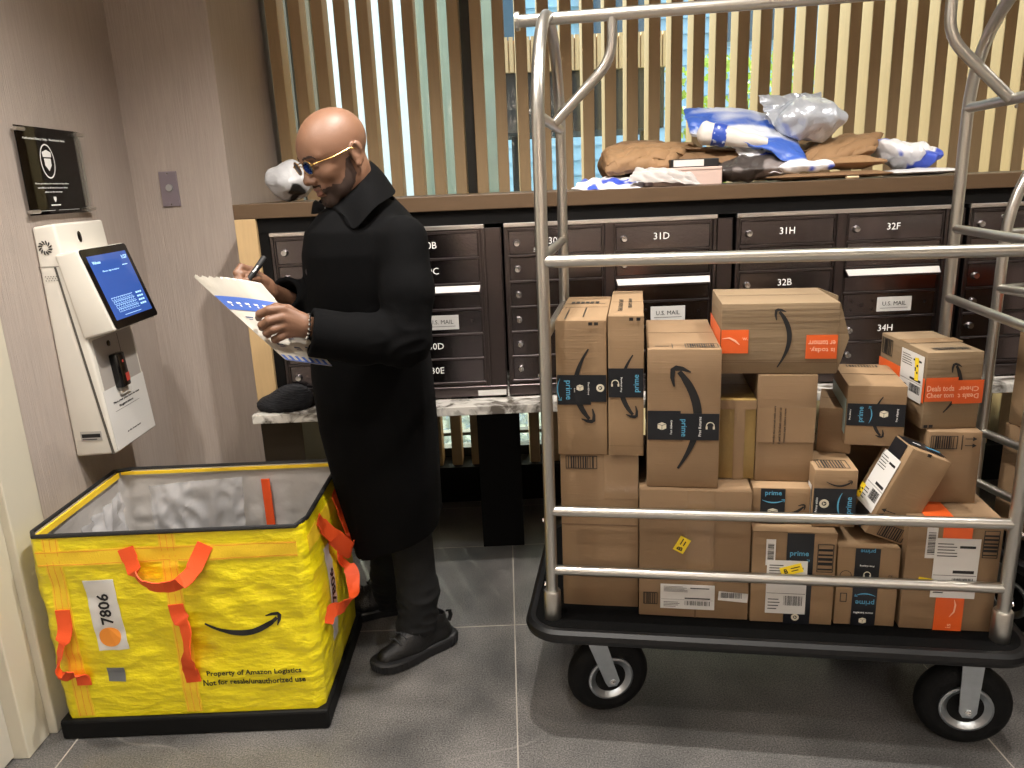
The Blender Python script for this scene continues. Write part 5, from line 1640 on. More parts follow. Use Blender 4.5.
class Field:
    def __init__(s, xs, ys, zs):
        s.xs, s.ys, s.zs = [np.asarray(a, dtype=np.float32) for a in (xs, ys, zs)]
        s.D = np.full((len(xs), len(ys), len(zs)), 0.5, dtype=np.float32)

    def sub(s, lo, hi):
        sl = []
        for a, l_, h_ in ((s.xs, lo[0], hi[0]), (s.ys, lo[1], hi[1]), (s.zs, lo[2], hi[2])):
            i0 = int(np.searchsorted(a, l_)); i1 = int(np.searchsorted(a, h_))
            sl.append(slice(i0, max(i1, i0)))
        return tuple(sl)

    def op(s, lo, hi, fn, k=0.01, mode='add'):
        m_ = k + 0.012
        sl = s.sub([v - m_ for v in lo], [v + m_ for v in hi])
        X = s.xs[sl[0]][:, None, None]; Y = s.ys[sl[1]][None, :, None]; Z = s.zs[sl[2]][None, None, :]
        if X.size == 0 or Y.size == 0 or Z.size == 0:
            return
        b_ = fn(X, Y, Z).astype(np.float32)
        a_ = s.D[sl]
        if mode == 'add':
            h_ = np.clip(0.5 + 0.5 * (a_ - b_) / k, 0, 1)
            s.D[sl] = a_ * (1 - h_) + b_ * h_ - k * h_ * (1 - h_)
        else:
            h_ = np.clip(0.5 - 0.5 * (a_ + b_) / k, 0, 1)
            s.D[sl] = a_ * (1 - h_) - b_ * h_ + k * h_ * (1 - h_)

    def cap(s, a, b, ra, rb, k=0.01, mode='add'):
        a = np.array(a, dtype=np.float32); b = np.array(b, dtype=np.float32)
        r_ = max(ra, rb)
        lo = np.minimum(a, b) - r_; hi = np.maximum(a, b) + r_
        ab = b - a
        L2 = float(ab @ ab) + 1e-9

        def fn(X, Y, Z):
            t = np.clip(((X - a[0]) * ab[0] + (Y - a[1]) * ab[1] + (Z - a[2]) * ab[2]) / L2, 0, 1)
            return np.sqrt((X - a[0] - t * ab[0]) ** 2 + (Y - a[1] - t * ab[1]) ** 2 + (Z - a[2] - t * ab[2]) ** 2) - (ra + (rb - ra) * t)
        s.op(lo, hi, fn, k, mode)

    def ell(s, c, rad, M3=None, k=0.01, mode='add'):
        c = np.array(c, dtype=np.float32)
        M_ = np.eye(3) if M3 is None else np.array(M3)      # rows = local axes in world
        R_ = max(rad)

        def fn(X, Y, Z):
            dx, dy, dz = X - c[0], Y - c[1], Z - c[2]
            q0 = (dx * M_[0][0] + dy * M_[0][1] + dz * M_[0][2])
            q1 = (dx * M_[1][0] + dy * M_[1][1] + dz * M_[1][2])
            q2 = (dx * M_[2][0] + dy * M_[2][1] + dz * M_[2][2])
            k0 = np.sqrt((q0 / rad[0]) ** 2 + (q1 / rad[1]) ** 2 + (q2 / rad[2]) ** 2)
            k1 = np.sqrt((q0 / rad[0] ** 2) ** 2 + (q1 / rad[1] ** 2) ** 2 + (q2 / rad[2] ** 2) ** 2) + 1e-6
            return k0 * (k0 - 1) / k1
        s.op(c - R_, c + R_, fn, k, mode)

    def column(s, rings, k=0.02, power=2.3):
        """rings: (z, cx, cy, rx, ry) from bottom to top"""
        A = np.array(rings, dtype=np.float32)
        lo = (float((A[:, 1] - A[:, 3]).min()), float((A[:, 2] - A[:, 4]).min()), float(A[0, 0]))
        hi = (float((A[:, 1] + A[:, 3]).max()), float((A[:, 2] + A[:, 4]).max()), float(A[-1, 0]))

        def fn(X, Y, Z):
            cx, cy, rx, ry = [np.interp(Z, A[:, 0], A[:, i]) for i in (1, 2, 3, 4)]
            q = (np.abs((X - cx) / rx) ** power + np.abs((Y - cy) / ry) ** power) ** (1 / power)
            d_ = (q - 1) * np.minimum(rx, ry)
            return np.maximum(d_, np.maximum(A[0, 0] - Z, Z - A[-1, 0]))
        s.op(lo, hi, fn, k)

    def mesh(s):
        D = s.D
        S = D < 0
        c = np.zeros(tuple(n - 1 for n in D.shape), dtype=np.uint8)
        for i in (0, 1):
            for j in (0, 1):
                for l_ in (0, 1):
                    c += S[i:S.shape[0] - 1 + i, j:S.shape[1] - 1 + j, l_:S.shape[2] - 1 + l_]
        I, J, K = np.nonzero((c > 0) & (c < 8))
        idx = np.full(c.shape, -1, dtype=np.int32)
        idx[I, J, K] = np.arange(len(I))
        acc = np.zeros((len(I), 3)); cnt = np.zeros(len(I))
        ax = (s.xs, s.ys, s.zs)
        co = [(i, j, l_) for i in (0, 1) for j in (0, 1) for l_ in (0, 1)]
        val = {q: D[I + q[0], J + q[1], K + q[2]] for q in co}
        for a in co:
            for d_ in range(3):
                if a[d_]:
                    continue
                b_ = list(a); b_[d_] = 1; b_ = tuple(b_)
                va, vb = val[a], val[b_]
                m_ = (va < 0) != (vb < 0)
                t = np.where(m_, va / np.where(m_, va - vb, 1), 0)
                p = np.stack([ax[0][I + a[0]], ax[1][J + a[1]], ax[2][K + a[2]]], 1).astype(float)
                e = np.stack([ax[0][I + b_[0]], ax[1][J + b_[1]], ax[2][K + b_[2]]], 1).astype(float)
                q = p + (e - p) * t[:, None]
                acc += q * m_[:, None]; cnt += m_
        V = acc / np.maximum(cnt, 1)[:, None]
        F = []
        # edges along each axis
        for d_ in range(3):
            sh = [slice(1, -1)] * 3
            sh[d_] = slice(0, -1)
            sh2 = list(sh); sh2[d_] = slice(1, None)
            A_ = S[tuple(sh)]; B_ = S[tuple(sh2)]
            i_, j_, k_ = np.nonzero(A_ != B_)
            inside_first = A_[i_, j_, k_]
            off = [1, 1, 1]; off[d_] = 0
            i_, j_, k_ = i_ + off[0], j_ + off[1], k_ + off[2]
            o1, o2 = [(d_ + 1) % 3, (d_ + 2) % 3]
            def cell(da, db):
                q = [i_, j_, k_]
                q = [x_.copy() for x_ in q]
                q[o1] = q[o1] - da; q[o2] = q[o2] - db
                return idx[q[0], q[1], q[2]]
            quad = np.stack([cell(1, 1), cell(0, 1), cell(0, 0), cell(1, 0)], 1)
            quad[~inside_first] = quad[~inside_first][:, ::-1]
            F.append(quad)
        F = np.concatenate(F)
        F = F[(F >= 0).all(1)]
        return V, F


def mesh_from_np(name, V, F, material, parent, disp=None, smooth_it=0, label=None):
    V = np.array(V, dtype=float)
    if smooth_it:
        e = np.concatenate([F[:, [0, 1]], F[:, [1, 2]], F[:, [2, 3]], F[:, [3, 0]]])
        for _ in range(smooth_it):
            acc = np.zeros_like(V); cnt = np.zeros(len(V))
            for a, b_ in ((0, 1), (1, 0)):
                np.add.at(acc, e[:, a], V[e[:, b_]]); np.add.at(cnt, e[:, a], 1)
            V = V * 0.5 + acc / np.maximum(cnt, 1)[:, None] * 0.5
    if disp is not None:
        n_ = np.cross(V[F[:, 2]] - V[F[:, 0]], V[F[:, 3]] - V[F[:, 1]])
        N_ = np.zeros_like(V)
        for q in range(4):
            np.add.at(N_, F[:, q], n_)
        N_ /= (np.linalg.norm(N_, axis=1)[:, None] + 1e-9)
        V = V + N_ * disp(V, N_)[:, None]
    inv = np.array(WM[parent].inverted())
    Vl = V @ inv[:3, :3].T + inv[:3, 3]
    me = bpy.data.meshes.new(name)
    me.from_pydata(Vl.tolist(), [], F.tolist())
    me.polygons.foreach_set('use_smooth', [True] * len(me.polygons))
    me.materials.append(material)
    o = bpy.data.objects.new(name, me)
    COL.objects.link(o)
    o.parent = parent
    WM[o] = WM[parent]
    if label:
        o['label'] = label
    return o, V


SKIN = mat('skin', (118, 85, 65), 0.5, var=0.08, vscale=14, bump=0.08, bscale=220)
nt, b_ = nodes_of(SKIN)
b_.inputs['Subsurface Weight'].default_value = 0.04
b_.inputs['Subsurface Radius'].default_value = (0.02, 0.008, 0.004)
WOOL = mat('black_wool', (5, 5, 6), 0.9, var=0.15, vscale=30, bump=0.12, bscale=300, spec=0.12)
TROUS = mat('black_trouser_cloth', (6, 7, 9), 0.85, bump=0.1, bscale=200)
SHOEM = mat('black_shoe_knit', (13, 13, 14), 0.42, bump=0.3, bscale=260)
SOLEM = mat('black_shoe_sole', (24, 24, 26), 0.5)
man = thing('person', 'bald bearded man in glasses and long black overcoat writing on a mailer', 'person', (-0.30, 2.30, 0))

# head frame
yaw, pit = R(37), R(22)
hf = Vector((-math.cos(yaw) * math.cos(pit), -math.sin(yaw) * math.cos(pit), -math.sin(pit)))
hl = Vector((0, 0, 1)).cross(hf).normalized()
hu = hf.cross(hl).normalized()
HS = 0.98
HC = at(336, 154, 2.15)


def hp(x, y, z):
    return HC + (hf * x + hl * y + hu * z) * HS


HM = [list(hf), list(hl), list(hu)]
f = Field(np.arange(-0.86, 0.02, 0.0028), np.arange(1.84, 2.62, 0.0028), np.concatenate([np.arange(-0.02, 1.04, 0.009), np.arange(1.045, 1.78, 0.0027)]))


def he(c, r_, k=0.012, mode='add'):
    f.ell(hp(*c), [v * HS for v in r_], HM, k, mode)


he((-0.006, 0, 0.036), (0.099, 0.077, 0.084))
he((0.022, 0, 0.02), (0.078, 0.070, 0.07), 0.02)
he((0.028, 0, -0.035), (0.063, 0.060, 0.075), 0.02)
he((0.028, 0, -0.082), (0.056, 0.052, 0.034), 0.02)
he((0.000, 0.045, -0.062), (0.030, 0.018, 0.034), 0.018)
he((0.000, -0.045, -0.062), (0.030, 0.018, 0.034), 0.018)
f.cap(hp(0.074, 0.010, -0.103), hp(0.074, -0.010, -0.103), 0.019, 0.019, 0.016)
for sy in (1, -1):
    he((0.060, 0.036 * sy, -0.026), (0.028, 0.024, 0.024), 0.014)
    f.cap(hp(0.084, 0.012 * sy, 0.020), hp(0.070, 0.046 * sy, 0.022), 0.011, 0.010, 0.012)
    he((0.094, 0.031 * sy, 0.001), (0.013, 0.015, 0.012), 0.012, 'sub')
    he((0.074, 0.031 * sy, 0.002), (0.0155, 0.016, 0.0125), 0.004)
    f.cap(hp(0.0885, 0.018 * sy, -0.001), hp(0.083, 0.043 * sy, 0.000), 0.0035, 0.003, 0.003)   # lowered lid edge
# nose
f.cap(hp(0.088, 0, 0.012), hp(0.108, 0, -0.030), 0.0085, 0.0115, 0.010)
f.cap(hp(0.104, 0, -0.034), hp(0.112, 0, -0.033), 0.011, 0.0105, 0.006)
for sy in (1, -1):
    he((0.100, 0.012 * sy, -0.038), (0.010, 0.008, 0.008), 0.006)
    he((0.104, 0.0065 * sy, -0.0455), (0.004, 0.0035, 0.004), 0.003, 'sub')
# mouth area
he((0.084, 0, -0.062), (0.016, 0.028, 0.020), 0.012)
f.cap(hp(0.096, 0.016, -0.0615), hp(0.099, 0, -0.0585), 0.0035, 0.0048, 0.004)
f.cap(hp(0.096, -0.016, -0.0615), hp(0.099, 0, -0.0585), 0.0035, 0.0048, 0.004)
f.cap(hp(0.092, 0.014, -0.0745), hp(0.096, -0.0, -0.0765), 0.0035, 0.0058, 0.004)
f.cap(hp(0.092, -0.014, -0.0745), hp(0.096, -0.0, -0.0765), 0.0035, 0.0058, 0.004)
f.cap(hp(0.098, 0.017, -0.0675), hp(0.098, -0.017, -0.0675), 0.0028, 0.0028, 0.003, 'sub')
# ears
for sy in (1, -1):
    he((-0.022, 0.077 * sy, -0.012), (0.018, 0.0085, 0.030), 0.006)
    he((-0.027, 0.084 * sy, 0.004), (0.015, 0.007, 0.018), 0.004)
    he((-0.018, 0.088 * sy, -0.002), (0.0095, 0.006, 0.017), 0.003, 'sub')
    he((-0.014, 0.080 * sy, -0.036), (0.009, 0.006, 0.010), 0.005)
# neck and trunk (under the coat)
NB = at(362, 212, 2.23)
f.cap(hp(-0.022, 0, -0.05), NB, 0.054, 0.056, 0.02)
f.cap(NB, at(370, 255, 2.24), 0.056, 0.09, 0.03)
for (p, q, ra, rb) in ((at(372, 240, 2.22), at(372, 330, 2.25), 0.10, 0.10), (at(372, 330, 2.25), at(378, 400, 2.27), 0.10, 0.095),
                       (at(388, 248, 2.12), at(345, 232, 2.36), 0.05, 0.05)):
    f.cap(p, q, ra, rb, 0.04)
LS, LE, LW = at(396, 250, 2.10), at(404, 336, 2.04), at(306, 326, 1.935)
RS, RE, RW = at(340, 240, 2.38), at(322, 318, 2.36), at(268, 290, 2.115)
f.cap(LS, LE, 0.038, 0.034, 0.02); f.cap(LE, LW, 0.038, 0.024, 0.01)
f.cap(RS, RE, 0.046, 0.038, 0.02); f.cap(RE, RW, 0.038, 0.024, 0.01)
LH, RH = at(392, 400, 2.24), at(374, 400, 2.34)
LA, RA = at(424, 628, 2.262), at(392, 606, 2.50)
LK, RK = at(404, 520, 2.24), at(388, 510, 2.40)
f.cap(LH, LK, 0.058, 0.046, 0.03); f.cap(LK, LA, 0.05, 0.036, 0.02)
f.cap(RH, RK, 0.058, 0.046, 0.03); f.cap(RK, RA, 0.05, 0.036, 0.02)
LT, RT = at(384, 666, 2.15), Vector((RA.x - 0.17, RA.y - 0.06, 0.035))
f.cap(LA + Vector((0, 0, -0.03)), Vector((LT.x + 0.05, LT.y + 0.035, 0.038)), 0.034, 0.018, 0.02)
f.cap(RA + Vector((0, 0, -0.03)), RT + Vector((0.04, 0.01, 0.003)), 0.034, 0.018, 0.02)
# left hand (nearer the camera), back of the hand to us, fingers round the mailer edge
kn = [at(283, 309, 1.905), at(282, 317.5, 1.897), at(284, 326, 1.900), at(288, 333.5, 1.908)]
wl = [at(304, 318, 1.925), at(304, 323, 1.918), at(304, 328, 1.918), at(304, 332, 1.925)]
for a_, c_ in zip(wl, kn):
    f.cap(a_, c_, 0.0135, 0.0115, 0.014)
fingers = [
    [kn[0], at(269, 310, 1.889), at(260, 314, 1.893), at(258.5, 318, 1.912)],
    [kn[1], at(269, 320.5, 1.883), at(262, 325, 1.888), at(262, 328, 1.908)],
    [kn[2], at(273, 329.5, 1.886), at(267, 333, 1.891), at(268, 335, 1.911)],
    [kn[3], at(280, 337, 1.897), at(275, 339.5, 1.902), at(277, 340.5, 1.918)],
]
for i, ch in enumerate(fingers):
    rr_ = [0.0124, 0.0116, 0.0106, 0.0088] if i < 3 else [0.0112, 0.0104, 0.0094, 0.008]
    for a_, c_, r0, r1_ in zip(ch, ch[1:], rr_, rr_[1:]):
        f.cap(a_, c_, r0, r1_, 0.0035)
th = [at(300, 317, 1.945), at(288, 309, 1.955), at(276, 307, 1.957), at(268, 309, 1.957)]
for a_, c_, r0, r1_ in zip(th, th[1:], (0.014, 0.0115, 0.0105), (0.0115, 0.0105, 0.009)):
    f.cap(a_, c_, r0, r1_, 0.006)
# right hand holding the marker
kr = [at(251, 270.5, 2.040), at(253, 277, 2.030), at(256, 283.5, 2.034), at(259, 289, 2.044)]
wr = [at(268, 283, 2.105), at(268, 287, 2.10), at(268, 291, 2.10), at(269, 295, 2.105)]
for a_, c_ in zip(wr, kr):
    f.cap(a_, c_, 0.0145, 0.012, 0.014)
fr_ = [
    [kr[0], at(241, 267, 2.015), at(236.5, 273, 1.997), at(241, 281, 1.992)],
    [kr[1], at(241, 274, 2.003), at(237, 280, 1.990), at(243, 285, 1.992)],
    [kr[2], at(245, 283, 1.998), at(243, 288, 1.995), at(250, 291, 2.005)],
    [kr[3], at(250, 291, 2.012), at(250, 295, 2.010), at(256, 296, 2.018)],
]
for i, ch in enumerate(fr_):
    for a_, c_, r0, r1_ in zip(ch, ch[1:], (0.0112, 0.0100, 0.0090), (0.0100, 0.0090, 0.0080)):
        f.cap(a_, c_, r0, r1_, 0.003)
th = [at(263, 282, 2.07), at(256, 279, 2.025), at(250, 279, 2.000), at(245, 281, 1.985)]
for a_, c_, r0, r1_ in zip(th, th[1:], (0.0145, 0.012, 0.011), (0.012, 0.011, 0.0085)):
    f.cap(a_, c_, r0, r1_, 0.005)
V, F = f.mesh()
bodyo, V = mesh_from_np('body', V, F, SKIN, man, smooth_it=1)
del f


def head_local(V):
    d_ = (V - np.array(HC)) / HS
    return d_ @ np.array(HM).T


HL = head_local(V)
n_ = np.cross(V[F[:, 2]] - V[F[:, 0]], V[F[:, 3]] - V[F[:, 1]])
NV = np.zeros_like(V)
for q in range(4):
    np.add.at(NV, F[:, q], n_)
NV /= (np.linalg.norm(NV, axis=1)[:, None] + 1e-9)


def region(name, mask, off, material, label=None, rough_edge=0.0):
    fm = mask[F].all(1)
    FF = F[fm]
    used = np.unique(FF)
    mp = np.full(len(V), -1); mp[used] = np.arange(len(used))
    P = V[used] + NV[used] * off
    Q = V[used] - NV[used] * 0.001
    n = len(used)
    F2 = mp[FF]
    # rim faces
    ed = {}
    for q in F2:
        for i in range(4):
            a, c_ = int(q[i]), int(q[(i + 1) % 4])
            if (c_, a) in ed:
                del ed[(c_, a)]
            else:
                ed[(a, c_)] = 1
    rim = [[a, a + n, c_ + n, c_][::-1] for (a, c_) in ed]
    m_ = MB()
    m_.add([Vector(p) for p in P] + [Vector(p) for p in Q], F2.tolist() + (F2[:, ::-1] + n).tolist() + rim)
    return m_.build(name, material, man, smooth=True, angle=R(80), world=True, label=label)


x_, y_, z_ = HL[:, 0], np.abs(HL[:, 1]), HL[:, 2]
ns = np.array([mnoise.noise(Vector(p) * 60) for p in np.where(np.abs(HL) < 0.2, HL, 0)]) * 0.004
near = (np.abs(HL) < 0.135).all(1)
BEARD = mat('beard_stubble', (58, 40, 31), 0.85, var=0.3, vscale=200, bump=0.6, bscale=500, alpha=0.80)
jaw_top = np.interp(x_, [-0.01, 0.012, 0.03, 0.05, 0.062, 0.075, 0.1], [-0.005, -0.012, -0.050, -0.066, -0.060, -0.050, -0.048])
bm_ = near & (z_ < jaw_top + ns) & (x_ > -0.004) & (z_ > -0.122)
mouth = (x_ > 0.07) & (y_ < 0.021) & (z_ > -0.083) & (z_ < -0.0555)
bm_ &= ~mouth
bm_ &= ~((x_ > 0.07) & (y_ > 0.024) & (z_ > -0.062) & (z_ < -0.050))
bm_ &= ~((x_ < 0.035 + ns) & (z_ < -0.060 - (x_ + 0.004) * 1.2 + ns))
region('beard', bm_, 0.0012, BEARD)
lm = near & (x_ > 0.088) & (y_ < 0.019) & (z_ > -0.082) & (z_ < -0.056)
region('lips', lm, 0.0004, mat('lip_skin', (118, 76, 64), 0.4))
br = near & (x_ > 0.04) & (y_ > 0.012) & (y_ < 0.052) & (np.abs(z_ - (0.0255 + 0.10 * (y_ - 0.012) - 4.0 * np.maximum(y_ - 0.034, 0) ** 2 * 10)) < 0.0046 + ns * 0.3)
region('eyebrows', br, 0.0015, mat('eyebrow_hair', (44, 30, 24), 0.9))
# eyes just visible under the lids
ey = MB()
for sy in (1, -1):
    bm = bmesh.new(); bmesh.ops.create_uvsphere(bm, u_segments=16, v_segments=12, radius=0.0122)
    ey.addbm(bm, Matrix.Translation(hp(0.0772, 0.031 * sy, 0.0)))
# glasses: round gold wire frame with blue reflections
GOLD = mat('gold_wire', (212, 170, 104), 0.25, metal=1.0)
gls = MB()
lens_c = []
for sy in (1, -1):
    c_ = (0.110, 0.034 * sy, 0.004)
    pts = []
    for i in range(28):
        a = 2 * math.pi * i / 28
        pts.append(hp(c_[0] - 0.006 * (math.sin(a) * 0 + (math.cos(a) * sy + 1) * 0.5), c_[1] + 0.0235 * math.cos(a), c_[2] + 0.0185 * math.sin(a)))
    gls.tube(pts, 0.0011, 8, closed=True)
    gls.tube([hp(0.104, 0.0575 * sy, 0.010), hp(0.085, 0.070 * sy, 0.010), hp(0.045, 0.076 * sy, 0.007), hp(-0.005, 0.082 * sy, 0.010), hp(-0.022, 0.082 * sy, 0.002)], 0.0016, 8)
    gls.tube([hp(0.1055, 0.057 * sy, 0.008), hp(0.1005, 0.0635 * sy, 0.010)], 0.003, 8)
gls.tube([hp(0.110, 0.011, 0.008), hp(0.1125, 0, 0.012), hp(0.110, -0.011, 0.008)], 0.0013, 8)
go = gls.build('glasses', GOLD, man, smooth=True, world=True, label='round gold wire glasses')
LENS = bpy.data.materials.new('coated_lens')
LENS.use_nodes = True
nt = LENS.node_tree
for n__ in list(nt.nodes):
    if n__.type != 'OUTPUT_MATERIAL':
        nt.nodes.remove(n__)
tr = nt.nodes.new('ShaderNodeBsdfTransparent'); tr.inputs[0].default_value = (0.96, 0.97, 0.99, 1)
gl = nt.nodes.new('ShaderNodeBsdfGlossy'); gl.inputs['Roughness'].default_value = 0.05; gl.inputs[0].default_value = (0.75, 0.82, 1.0, 1)
fr = nt.nodes.new('ShaderNodeFresnel'); fr.inputs[0].default_value = 1.65
ms = nt.nodes.new('ShaderNodeMixShader')
nt.links.new(fr.outputs[0], ms.inputs[0]); nt.links.new(tr.outputs[0], ms.inputs[1]); nt.links.new(gl.outputs[0], ms.inputs[2])
nt.links.new(ms.outputs[0], nt.nodes['Material Output'].inputs[0])
for sy in (1, -1):
    c_ = (0.110, 0.034 * sy, 0.004)
    n = 24
    vs = []
    for o_ in (0, 0.0012):
        vs.append(hp(c_[0] - 0.001 - o_, c_[1], c_[2]))
        for i in range(n):
            a = 2 * math.pi * i / n
            vs.append(hp(c_[0] - 0.003 * (math.cos(a) * sy + 1) - o_, c_[1] + 0.0233 * math.cos(a), c_[2] + 0.0183 * math.sin(a)))
    fs = [[0, 1 + i, 1 + (i + 1) % n] for i in range(n)] + [[n + 1, n + 2 + (i + 1) % n, n + 2 + i] for i in range(n)] + [[1 + i, n + 2 + i, n + 2 + (i + 1) % n, 1 + (i + 1) % n] for i in range(n)]
    MB().add(vs, fs).build('lens', LENS, go, smooth=True, world=True)

# ---- overcoat
cf = Field(np.arange(-0.80, 0.02, 0.0055), np.arange(1.80, 2.66, 0.0055), np.arange(0.24, 1.56, 0.0055))
rings = []
for (y, xl, xr, Y, hy) in ((590, 364, 441, 2.30, 0.165), (560, 362, 441, 2.30, 0.165), (520, 352, 442, 2.29, 0.170), (470, 336, 440, 2.28, 0.180), (420, 322, 436, 2.27, 0.185),
                           (370, 314, 432, 2.26, 0.185), (320, 311, 424, 2.25, 0.185), (280, 308, 424, 2.24, 0.190), (250, 306, 424, 2.24, 0.195),
                           (228, 309, 418, 2.24, 0.185), (212, 322, 405, 2.24, 0.150), (198, 338, 392, 2.24, 0.105), (188, 345, 384, 2.24, 0.085)):
    a_, c_ = at(xl, y, Y), at(xr, y, Y)
    rings.append(((a_.z + c_.z) / 2, (a_.x + c_.x) / 2, Y, (c_.x - a_.x) / 2, hy))
cf.column(rings, 0.03, 2.6)
cf.cap(at(404, 240, 2.08), at(408, 290, 2.04), 0.066, 0.066, 0.04)
cf.cap(at(408, 290, 2.04), at(404, 340, 2.02), 0.066, 0.066, 0.03)
LCF = at(305, 331.5, 1.930)
cf.cap(at(404, 340, 2.02), at(360, 338, 1.975), 0.068, 0.062, 0.03)
cf.cap(at(360, 340, 1.975), LCF, 0.066, 0.064, 0.02)
cf.cap(at(338, 243, 2.38), at(325, 312, 2.34), 0.068, 0.066, 0.04)
cf.cap(at(325, 312, 2.34), at(282, 293, 2.14), 0.066, 0.050, 0.03)
# cut the cuffs square and hollow them
ld = (at(360, 338, 1.975) - LCF).normalized()
q0 = LCF + ld * 0.012


def cutter(q, d_, r_):
    def fn(X, Y, Z):
        ax_ = (X - q.x) * d_.x + (Y - q.y) * d_.y + (Z - q.z) * d_.z
        rad = np.sqrt(np.maximum((X - q.x) ** 2 + (Y - q.y) ** 2 + (Z - q.z) ** 2 - ax_ ** 2, 0))
        return np.maximum(ax_, rad - r_)
    return fn


cf.op(q0 - Vector((0.10,) * 3), q0 + Vector((0.10,) * 3), cutter(q0, ld, 0.10), 0.002, 'sub')
cf.cap(q0 - ld * 0.02, q0 + ld * 0.035, 0.050, 0.045, 0.004, 'sub')
rd = (at(325, 312, 2.34) - at(282, 293, 2.14)).normalized()
q1 = at(282, 293, 2.14) + rd * 0.01
cf.op(q1 - Vector((0.08,) * 3), q1 + Vector((0.08,) * 3), cutter(q1, rd, 0.08), 0.002, 'sub')
cf.cap(q1 - rd * 0.02, q1 + rd * 0.03, 0.040, 0.036, 0.004, 'sub')
# open the neck
cf.cap(at(352, 168, 2.20), at(369, 206, 2.23), 0.075, 0.070, 0.01, 'sub')
# back vent and hem hollow
hz = rings[0][0]
cf.column([(0.2, rings[0][1], 2.30, 0.098, 0.155), (hz + 0.06, rings[0][1] - 0.002, 2.30, 0.10, 0.155)], 0.004) if False else None
hA, hB = at(363, 555, 2.20), at(437, 529, 2.20)
hs_ = (hB.z - hA.z) / (hB.x - hA.x)
cf.op((-0.75, 1.85, 0.1), (0.0, 2.6, hB.z), lambda X, Y, Z: (Z - hA.z - hs_ * (X - hA.x)) * 0.9 + 0 * Y, 0.004, 'sub')
V2, F2 = cf.mesh()
del cf


def coat_disp(V, N_):
    out = np.zeros(len(V))
    E_ = np.array(at(404, 338, 2.02)); 
    for i, p in enumerate(V):
        v = Vector(p)
        d_ = 0.004 * mnoise.noise(Vector((v.x * 9, v.y * 9, v.z * 3.2)))
        # long vertical folds in the skirt
        if v.z < 1.0:
            w_ = min(1, (1.0 - v.z) / 0.4)
            d_ += w_ * 0.008 * mnoise.noise(Vector((v.x * 13, v.y * 13, v.z * 1.2)))
        # sleeve creases round the elbow
        e = math.dist(p, E_)
        if e < 0.16 and v.y < 2.12:
            w_ = (1 - e / 0.16)
            d_ += w_ * 0.007 * (1 - 2 * abs(mnoise.noise(Vector((v.x * 16 + v.z * 10, 4, v.z * 26 - v.x * 12)))))
        out[i] = d_
    return out


coato, V2 = mesh_from_np('overcoat', V2, F2, WOOL, man, disp=coat_disp, smooth_it=2)


def cloth(name, grid, th=0.005, m=WOOL, sm=R(60), parent=None):
    """grid: rows of points; a sheet with thickness"""
    nr_, nc_ = len(grid), len(grid[0])
    P = [[Vector(p) for p in r_] for r_ in grid]
    vs = []
    for s_ in (1, -1):
        for j in range(nr_):
            for i in range(nc_):
                du = P[j][min(i + 1, nc_ - 1)] - P[j][max(i - 1, 0)]
                dv = P[min(j + 1, nr_ - 1)][i] - P[max(j - 1, 0)][i]
                n_ = du.cross(dv)
                n_ = n_.normalized() if n_.length > 1e-9 else Vector((0, 0, 1))
                vs.append(P[j][i] + n_ * th / 2 * s_)
    K = nr_ * nc_
    fs = []
    for j in range(nr_ - 1):
        for i in range(nc_ - 1):
            a = j * nc_ + i
            fs.append([a, a + 1, a + nc_ + 1, a + nc_])
            fs.append([K + a, K + a + nc_, K + a + nc_ + 1, K + a + 1])
    for i in range(nc_ - 1):
        fs.append([i, K + i, K + i + 1, i + 1])
        a = (nr_ - 1) * nc_ + i
        fs.append([a, a + 1, K + a + 1, K + a])
    for j in range(nr_ - 1):
        a = j * nc_
        fs.append([a, a + nc_, K + a + nc_, K + a])
        a += nc_ - 1
        fs.append([a, K + a, K + a + nc_, a + nc_])
    return MB().add(vs, fs).build(name, m, parent if parent is not None else man, smooth=True, angle=sm, world=True)


def resample(pts, n):
    pts = [Vector(p) for p in pts]
    out = []
    m_ = len(pts) - 1
    for i in range(n):
        t = i / (n - 1) * m_
        k = min(int(t), m_ - 1)
        u = t - k
        p0, p1, p2, p3 = pts[max(k - 1, 0)], pts[k], pts[k + 1], pts[min(k + 2, m_)]
        out.append(0.5 * ((2 * p1) + (p2 - p0) * u + (2 * p0 - 5 * p1 + 4 * p2 - p3) * u * u + (3 * p1 - p0 - 3 * p2 + p3) * u ** 3))
    return out


# collar: stand-up fall collar, its outer fall seen on the near side
inner = resample([at(316, 201, 2.245), at(324, 205, 2.165), at(342, 199, 2.125), at(359, 178, 2.145), at(369, 162, 2.22), at(366, 165, 2.30), at(348, 184, 2.335), at(326, 198, 2.31)], 36)
outer = resample([at(312, 214, 2.235), at(340, 213, 2.090), at(354, 229, 2.055), at(376, 207, 2.070), at(394, 194, 2.20), at(387, 190, 2.34), at(350, 203, 2.40), at(314, 212, 2.36)], 36)
grid = []
for j in range(7):
    t = j / 6
    grid.append([a_.lerp(c_, t) + Vector((0, 0, 1)) * 0.010 * math.sin(math.pi * t) for a_, c_ in zip(inner, outer)])
cloth('collar', grid, 0.006)
